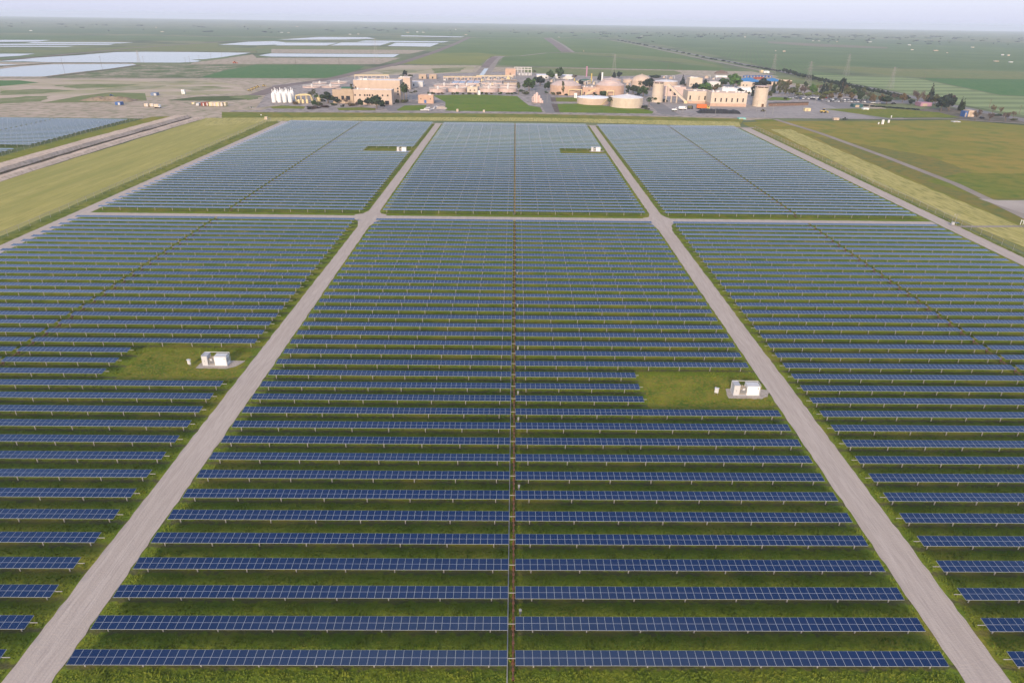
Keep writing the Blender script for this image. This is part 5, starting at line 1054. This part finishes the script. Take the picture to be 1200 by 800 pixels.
T('conifer', 'deep', 799.6, 99.6, 10.4, 4.8, 'dark narrow conifer behind the flat pale drum'); T('shrub', 'dark', 770, 91.6, 3.6, 12, 'dark tree row clump right behind the dome')
T('round', 'deep', 815.8, 106.8, 8, 8.4, 'dark tree behind the left wing of the long building'); T('round', 'bright', 827, 108, 9, 16, 'bright green wide tree behind the long building'); T('round', 'deep', 828, 101, 6.4, 7.4, 'dark tree above the bright green wide one'); T('round', 'mid', 847.5, 103.4, 10, 12, 'mid green tree left of the biggest green tree'); T('round', 'bright', 860.8, 104, 15, 16, 'biggest green tree behind the long building'); T('round', 'olive', 841.5, 107.6, 8, 8.5, 'olive tree in the middle behind the long building'); T('round', 'brown', 837, 108, 5.6, 5.4, 'brown green tree behind the long building'); T('round', 'deep', 868, 110.8, 5.8, 8, 'small black green tree just over the long building roof')
T('round', 'deep', 894.6, 106.4, 12.4, 16, 'large dark round tree left behind the right tower'); T('tall', 'deep', 882.4, 116, 13, 9.4, 'dark tree beside the left side of the right tower'); T('conifer', 'dark', 905.6, 109.6, 13, 4.6, 'dark conifer right of the right tower'); T('tall', 'olive', 912.6, 110.6, 14, 8, 'tall olive tree right of the conifer by the tower'); T('tall', 'olive', 919.6, 111, 12.4, 8, 'second olive tree right of the tower'); T('round', 'olive', 902.6, 115, 7, 6.4, 'olive bush tree beside the right tower')
PT = [('olive', 926, 111.6, 7.4, 8), ('olive', 932.6, 111.6, 7, 8), ('purple', 942, 112, 10.4, 8.6), ('bright', 951.8, 111.6, 10.6, 10), ('yellow', 937.6, 114.4, 5.4, 9), ('yellow', 948, 114.4, 5.4, 9), ('yellow', 958.4, 114.4, 5.6, 8.5), ('olive', 964, 119.4, 8.4, 6.4), ('brown', 974, 117, 6.6, 5.8), ('brown', 985, 117.6, 7.6, 6.2), ('yellow', 973, 112.6, 5.2, 8), ('olive', 992, 113.6, 9, 8), ('mid', 1001, 114.6, 9, 7), ('dark', 1007.8, 120.4, 11.6, 8), ('brown', 998, 117.6, 7.8, 6.8), ('olive', 981, 111.6, 6, 6), ('yellow', 968, 112, 4, 6), ('dark', 921, 117.6, 3, 4.4)]
for i, (f, x, y, h_, w_) in enumerate(PT): T('round' if f != 'purple' else 'bare', f, x, y, h_, w_, '%s tree in the parking lot, %s from the left' % ({'olive': 'olive', 'purple': 'bare purple', 'bright': 'bright green', 'yellow': 'yellow green', 'brown': 'brown', 'mid': 'green', 'dark': 'dark'}[f], ordinal(1+sum(q[1] < x for q in PT))), group='trees in the parking lot')
T('conifer', 'deep', 965.4, 110.8, 14.6, 9, 'dark pointed conifer above the parking lot'); T('tall', 'deep', 985, 111.6, 17, 8.6, 'dark tall tree above the parking lot right of the conifer')
for a in (('round', 'brown', 1023.4, 121.8, 9.8, 7, 'left brown tree of the pair right of the parking lot'), ('round', 'brown', 1032.4, 121.6, 9.4, 7, 'right brown tree of the pair right of the parking lot'), ('round', 'dark', 1041, 123, 8.6, 12, 'dark bushes right of the brown pair of trees'), ('bare', 'purple', 1047.6, 117.6, 6.8, 6.4, 'small bare purple tree beside the highway'), ('round', 'brown', 1058.6, 120.6, 9.6, 7.4, 'single brown tree beside the highway'),
          ('bare', 'purple', 1074, 122.6, 15, 12, 'large bare purple tree left of the tall conifer'), ('conifer', 'deep', 1088.6, 121, 20, 7.4, 'tallest dark conifer in the right roadside group'), ('bare', 'brown', 1083, 122.4, 10.4, 7.4, 'reddish bare tree under the tallest conifer'), ('round', 'olive', 1097.4, 123.8, 11, 10, 'olive tree between the conifer and the dark cluster'), ('round', 'deep', 1105.4, 130.8, 16, 14, 'left black green tree of the dark cluster at right'),
          ('round', 'deep', 1114.4, 130.6, 17, 14, 'right black green tree of the dark cluster at right'), ('bare', 'purple', 1110, 127, 15, 12, 'bare purple tree behind the dark cluster at right'), ('conifer', 'deep', 1124.4, 130, 14.4, 4.6, 'narrow dark conifer, left of the pair by the bare lot'), ('conifer', 'dark', 1127.4, 130.4, 13, 4.4, 'narrow dark conifer, right of the pair by the bare lot'), ('round', 'deep', 1068, 123.6, 6, 7, 'dark shrubby tree under the large purple tree'),
          ('bare', 'purple', 1142.6, 141.6, 11.4, 9, 'bare tree before the small peach house'), ('bare', 'purple', 1159, 142, 8.4, 7, 'bare tree right of the small peach house'), ('bare', 'purple', 1177.6, 142.2, 9.8, 9, 'bare tree in the far right lot'), ('bare', 'brown', 1162.6, 133.4, 9, 5.6, 'tall bare brown tree beside the highway far right'), ('bare', 'brown', 1171.4, 134, 7.4, 5, 'low bare brown tree beside the highway far right'), ('bare', 'brown', 1187, 138, 6.8, 6, 'last bare brown tree beside the highway at the right edge'), ('shrub', 'dark', 1171, 136.4, 2.8, 8, 'dark hedge clump beside the highway far right'), ('shrub', 'olive', 1189.5, 142, 3.4, 6, 'olive shrub in the far right lot')): T(*a)
for i in range(9): T('shrub', 'deep', 1016+i*7.4, 124.8+i*.55, 1.7, 7, 'clipped dark hedge piece along the lot, %s from the left' % ordinal(i+1), group='clipped hedge pieces along the lot')
BT = [(908, 104), (917, 102.6), (925, 103.4), (934, 105), (944, 104.4), (953, 105.6), (960, 106.4), (972, 107.2), (979, 106), (990, 108), (997, 109.4), (1004, 110.6), (1012, 112), (1016, 114.6), (1020, 117), (929, 108.4), (940, 109), (955, 109.6), (978, 110.4), (994, 111.6), (1006, 114.6)]
for i, (x, y) in enumerate(BT):
    f = ('olive', 'mid', 'brown', 'yellow', 'dark', 'olive', 'purple')[i % 7]; k = 'bare' if f == 'purple' else ('round', 'tall')[i % 2]
    T(k, f, x, y, 5+(i*7 % 5)*.8, 5+(i*5 % 4)*.8, '%s tree in the belt behind the parking lot, %s from the left' % ({'olive': 'olive', 'mid': 'green', 'brown': 'brown', 'yellow': 'yellow green', 'dark': 'dark', 'purple': 'bare purple'}[f], ordinal(1+sum(q[0] < x for q in BT))), group='tree belt behind the parking lot')
ST_ = [(604, 110.6), (611, 108), (648, 111.4), (655, 111.8), (664, 112.2), (698, 112.6), (706, 103), (736, 104), (740, 97.6), (747, 112.4), (751, 116), (773, 97.4), (788, 99), (805, 100.6), (833, 106), (852, 108), (873, 104.6), (878, 110.4), (889, 113.4), (779, 120), (772, 122.4), (391, 124), (378, 119.6), (346, 123)]
for i, (x, y) in enumerate(ST_):
    f = ('dark', 'mid', 'olive', 'brown', 'deep')[i % 5]; T('shrub', f, x, y, 2.4+(i % 4)*.6, 3.6+(i*3 % 5)*.7, '%s shrub among the plant buildings, %s from the left' % ({'dark': 'dark', 'mid': 'green', 'olive': 'olive', 'brown': 'brown', 'deep': 'black green'}[f], ordinal(1+sum(q[0] < x for q in ST_))), group='shrubs among the plant buildings')
# hedge row beside the highway and bushes along its median
rr = random.Random(31)
HP = [(919, 86), (940, 92), (962, 97), (985, 102), (1010, 107), (1040, 113), (1064, 118)]
def along(P, t):
    t *= len(P)-1; i = min(int(t), len(P)-2); t -= i; return P[i][0]+(P[i+1][0]-P[i][0])*t, P[i][1]+(P[i+1][1]-P[i][1])*t
for i in range(36):
    x, y = along(HP, i/35); T('round', 'deep' if i % 3 else 'dark', x, y+rr.uniform(-.2, .2), rr.uniform(4.6, 5.8), rr.uniform(5.2, 6.2), 'round dark tree in the row along the highway, %s from the left' % ordinal(i+1), group='tree row along the highway')
MP = [(726, 47.4), (760, 53.9), (830, 68.2), (890, 79.6), (912, 83.6)]
for i in range(34):
    x, y = along(MP, i/33+rr.uniform(-.008, .008)); T('shrub', 'deep', x, y+.5, rr.uniform(1.2, 2.4)*(.6+.5*i/33), rr.uniform(3, 6)*(.6+.5*i/33), 'dark bush on the far highway, %s from its far end' % ordinal(i+1), group='bushes along the far highway')
# trees and farms far out in the plain
def far_me(seed, fol):
    mb = MB(); r_ = random.Random(seed); leaves(mb, r_, [(r_.uniform(-.4, .4), r_.uniform(-.3, .3), r_.uniform(.3, .7), r_.uniform(.18, .3), 1.) for _ in range(6)], 130, .12, leafm('foliage_'+fol, FOL[fol])); return mb.data('far_tree')
FM_ = [far_me(i, f) for i, f in enumerate(('deep', 'dark', 'dark', 'deep'))]
SPOT = [(128, 37.3), (236, 32.6), (241, 32.8), (239, 37.8), (243, 38), (247, 38), (216, 37.6), (310, 38.4), (318, 38.6), (326, 38.4), (447, 36), (428, 33.4)]
for i in range(215):
    if i < len(SPOT): x, y = SPOT[i]
    else:
        x = rr.choice((rr.uniform(620, 1210), rr.uniform(0, 1210), rr.uniform(820, 1210))); hy = 25.6+.0149*x*.98; y = hy+2.2+abs(rr.gauss(0, 4.2)) if x > 600 else hy+2+abs(rr.gauss(0, 2.5))
        if y > hy+13 or (x < 600 and y > hy+9): continue
    p = at(x, y); m = mpp(x, y); h_ = rr.uniform(.9, 2.0); w_ = rr.choice((rr.uniform(1.2, 3), rr.uniform(3, 9))); q = link('far_tree', FM_[i % 4], None, (p.x, p.y, 0)); q.scale = (w_*m, w_*m*.8, h_*m); q.rotation_euler = (0, 0, rr.random()*3)
    tag(q, 'small dark tree far out in the hazy farmland below the horizon', 'tree', 'far trees in the plain')
FH = [(36, 36.6, 5, 1.2), (190, 37.8, 6, 1), (183, 33, 2.4, 1), (330, 38.6, 5, .9), (338, 38.8, 4, .9), (348, 31.8, 4, .8), (410, 40.6, 5, .8), (420, 40.4, 4, .9), (478, 38.6, 6, 1), (489, 38.2, 4, 1.2), (496, 38.4, 5, .9), (546, 41.2, 5, 1), (534, 35.4, 2.4, 1.4), (909, 60.2, 2.4, 1.4), (919, 61, 5, 2), (953, 48.6, 4, 1.2), (960, 48.6, 5, 1), (981, 49.6, 3, 1.2), (1066, 53.4, 6, 1.2), (1069, 59, 5, 1.4), (1097, 60, 9, 1.4), (1175, 65.2, 5, 2), (1182, 65.6, 5, 2), (1168, 72.4, 10, 1.2), (1185, 73.4, 8, 1.4), (873, 44, 3, 1.4), (684, 60.6, 1.6, 1.6), (1020, 49.6, 6, 1), (1140, 56, 6, 1.2), (1110, 62.4, 3, 1), (752, 43, 5, .8), (655, 44, 4, .8)]
for i, (x, y, w_, h_) in enumerate(FH):
    p = at(x, y); m = mpp(x, y); W, hh = w_*m*.55, h_*m*.5; mb = MB(); mb.bx(-W/2, W/2, 0, W*.5, 0, hh, (LG, CREAM, BEIGE)[i % 3]); mb.prism([(-W/2-.4, hh+.01), (W/2+.4, hh+.01), (W/2-1, hh*1.35), (-W/2+1, hh*1.35)], -.4, W*.5+.4, (LG, GY, ROOFP)[i % 3])
    tag(mb.build('farm_building', None, (p.x, p.y, 0)), 'small pale farm building far out in the hazy plain', 'farm building', 'far farm buildings in the plain')
# poles and small dark clumps in the orchard rows
# ------------------------------------------------------------------ real grass between the nearest rows
rng = np.random.default_rng(5)
N = 300000
yy = 40+ (rng.random(N)**1.25)*150; xx = (rng.random(N)*2-1)*(26+.80*yy)
ax = np.abs(xx); ok = ((ax < 51.6) | (ax > 57.9)) & (ax < 160)
d = ((yy-G*xx-Y0)/S+.5) % 1-.5; ok &= (np.abs(d*S) > .55+.35*rng.random(N))
for (ix, iy) in ((-63.8, 130), (46.8, 121)): ok &= ~((np.abs(xx-ix-.6) < 6) & (np.abs(yy-iy) < 2.8))
xx, yy, d = xx[ok], yy[ok], d[ok]; n = len(xx)
hgt = rng.uniform(.08, .27, n)*(1+.5*(np.sin(xx*.9+np.sin(yy*.7)*2) > .3)); a = rng.random(n)*6.283; wd = rng.uniform(.07, .18, n)
ln = rng.normal(0, .16, (n, 2)); V = np.zeros((n, 6, 3)); zz = np.full(n, .075)
for k, off in enumerate((0, 1.57)):
    c, s_ = np.cos(a+off), np.sin(a+off)
    V[:, k*3+0] = np.stack([xx-c*wd, yy-s_*wd, zz], 1); V[:, k*3+1] = np.stack([xx+c*wd, yy+s_*wd, zz], 1)
    V[:, k*3+2] = np.stack([xx+ln[:, 0]*(1-2*k), yy+ln[:, 1], zz+hgt], 1)
me = bpy.data.meshes.new('grass'); me.vertices.add(n*6); me.vertices.foreach_set('co', V.reshape(-1)); me.loops.add(n*6); me.loops.foreach_set('vertex_index', np.arange(n*6, dtype=np.int32)); me.polygons.add(n*2); me.polygons.foreach_set('loop_start', np.arange(0, n*6, 3, dtype=np.int32)); me.update(); me.validate()
gm = mat('grass_blades', (.09, .145, .014), (.215, .23, .028), .22, .9, c3=(.12, .165, .02), spec=.15, detail=8, lo=.35, hi=.65); me.materials.append(gm)
cn = gm.node_tree.nodes.new('ShaderNodeCombineXYZ'); cn.inputs[1].default_value = -.2; cn.inputs[2].default_value = .9
ge = gm.node_tree.nodes.new('ShaderNodeNewGeometry'); nm_ = gm.node_tree.nodes.new('ShaderNodeMix'); nm_.data_type = 'VECTOR'; nm_.inputs[0].default_value = .6; gm.node_tree.links.new(ge.outputs['Normal'], nm_.inputs[4]); gm.node_tree.links.new(cn.outputs[0], nm_.inputs[5]); gm.node_tree.links.new(nm_.outputs[1], gm.node_tree.nodes['Principled BSDF'].inputs['Normal'])   # blades catch the light like the turf they belong to
o = bpy.data.objects.new('grass', me); COL.objects.link(o); tag(o, 'rough green grass tufts growing between the nearest panel rows', 'grass', None, 'stuff')
# ================================================================== air
hz = bpy.data.materials.new('haze'); hz.use_nodes = True; t = hz.node_tree; t.nodes.clear()
pv = t.nodes.new('ShaderNodeVolumePrincipled'); pv.inputs['Color'].default_value = (.80, .87, 1, 1); pv.inputs['Density'].default_value = 1.1e-4; pv.inputs['Anisotropy'].default_value = 0.0
om = t.nodes.new('ShaderNodeOutputMaterial'); t.links.new(pv.outputs[0], om.inputs['Volume'])
mb = MB(); mb.bx(-15000, 15000, -400, 14000, -1.1, 82, hz); tag(mb.build('haze'), 'pale haze in the air over the whole valley', 'haze', None, 'stuff')
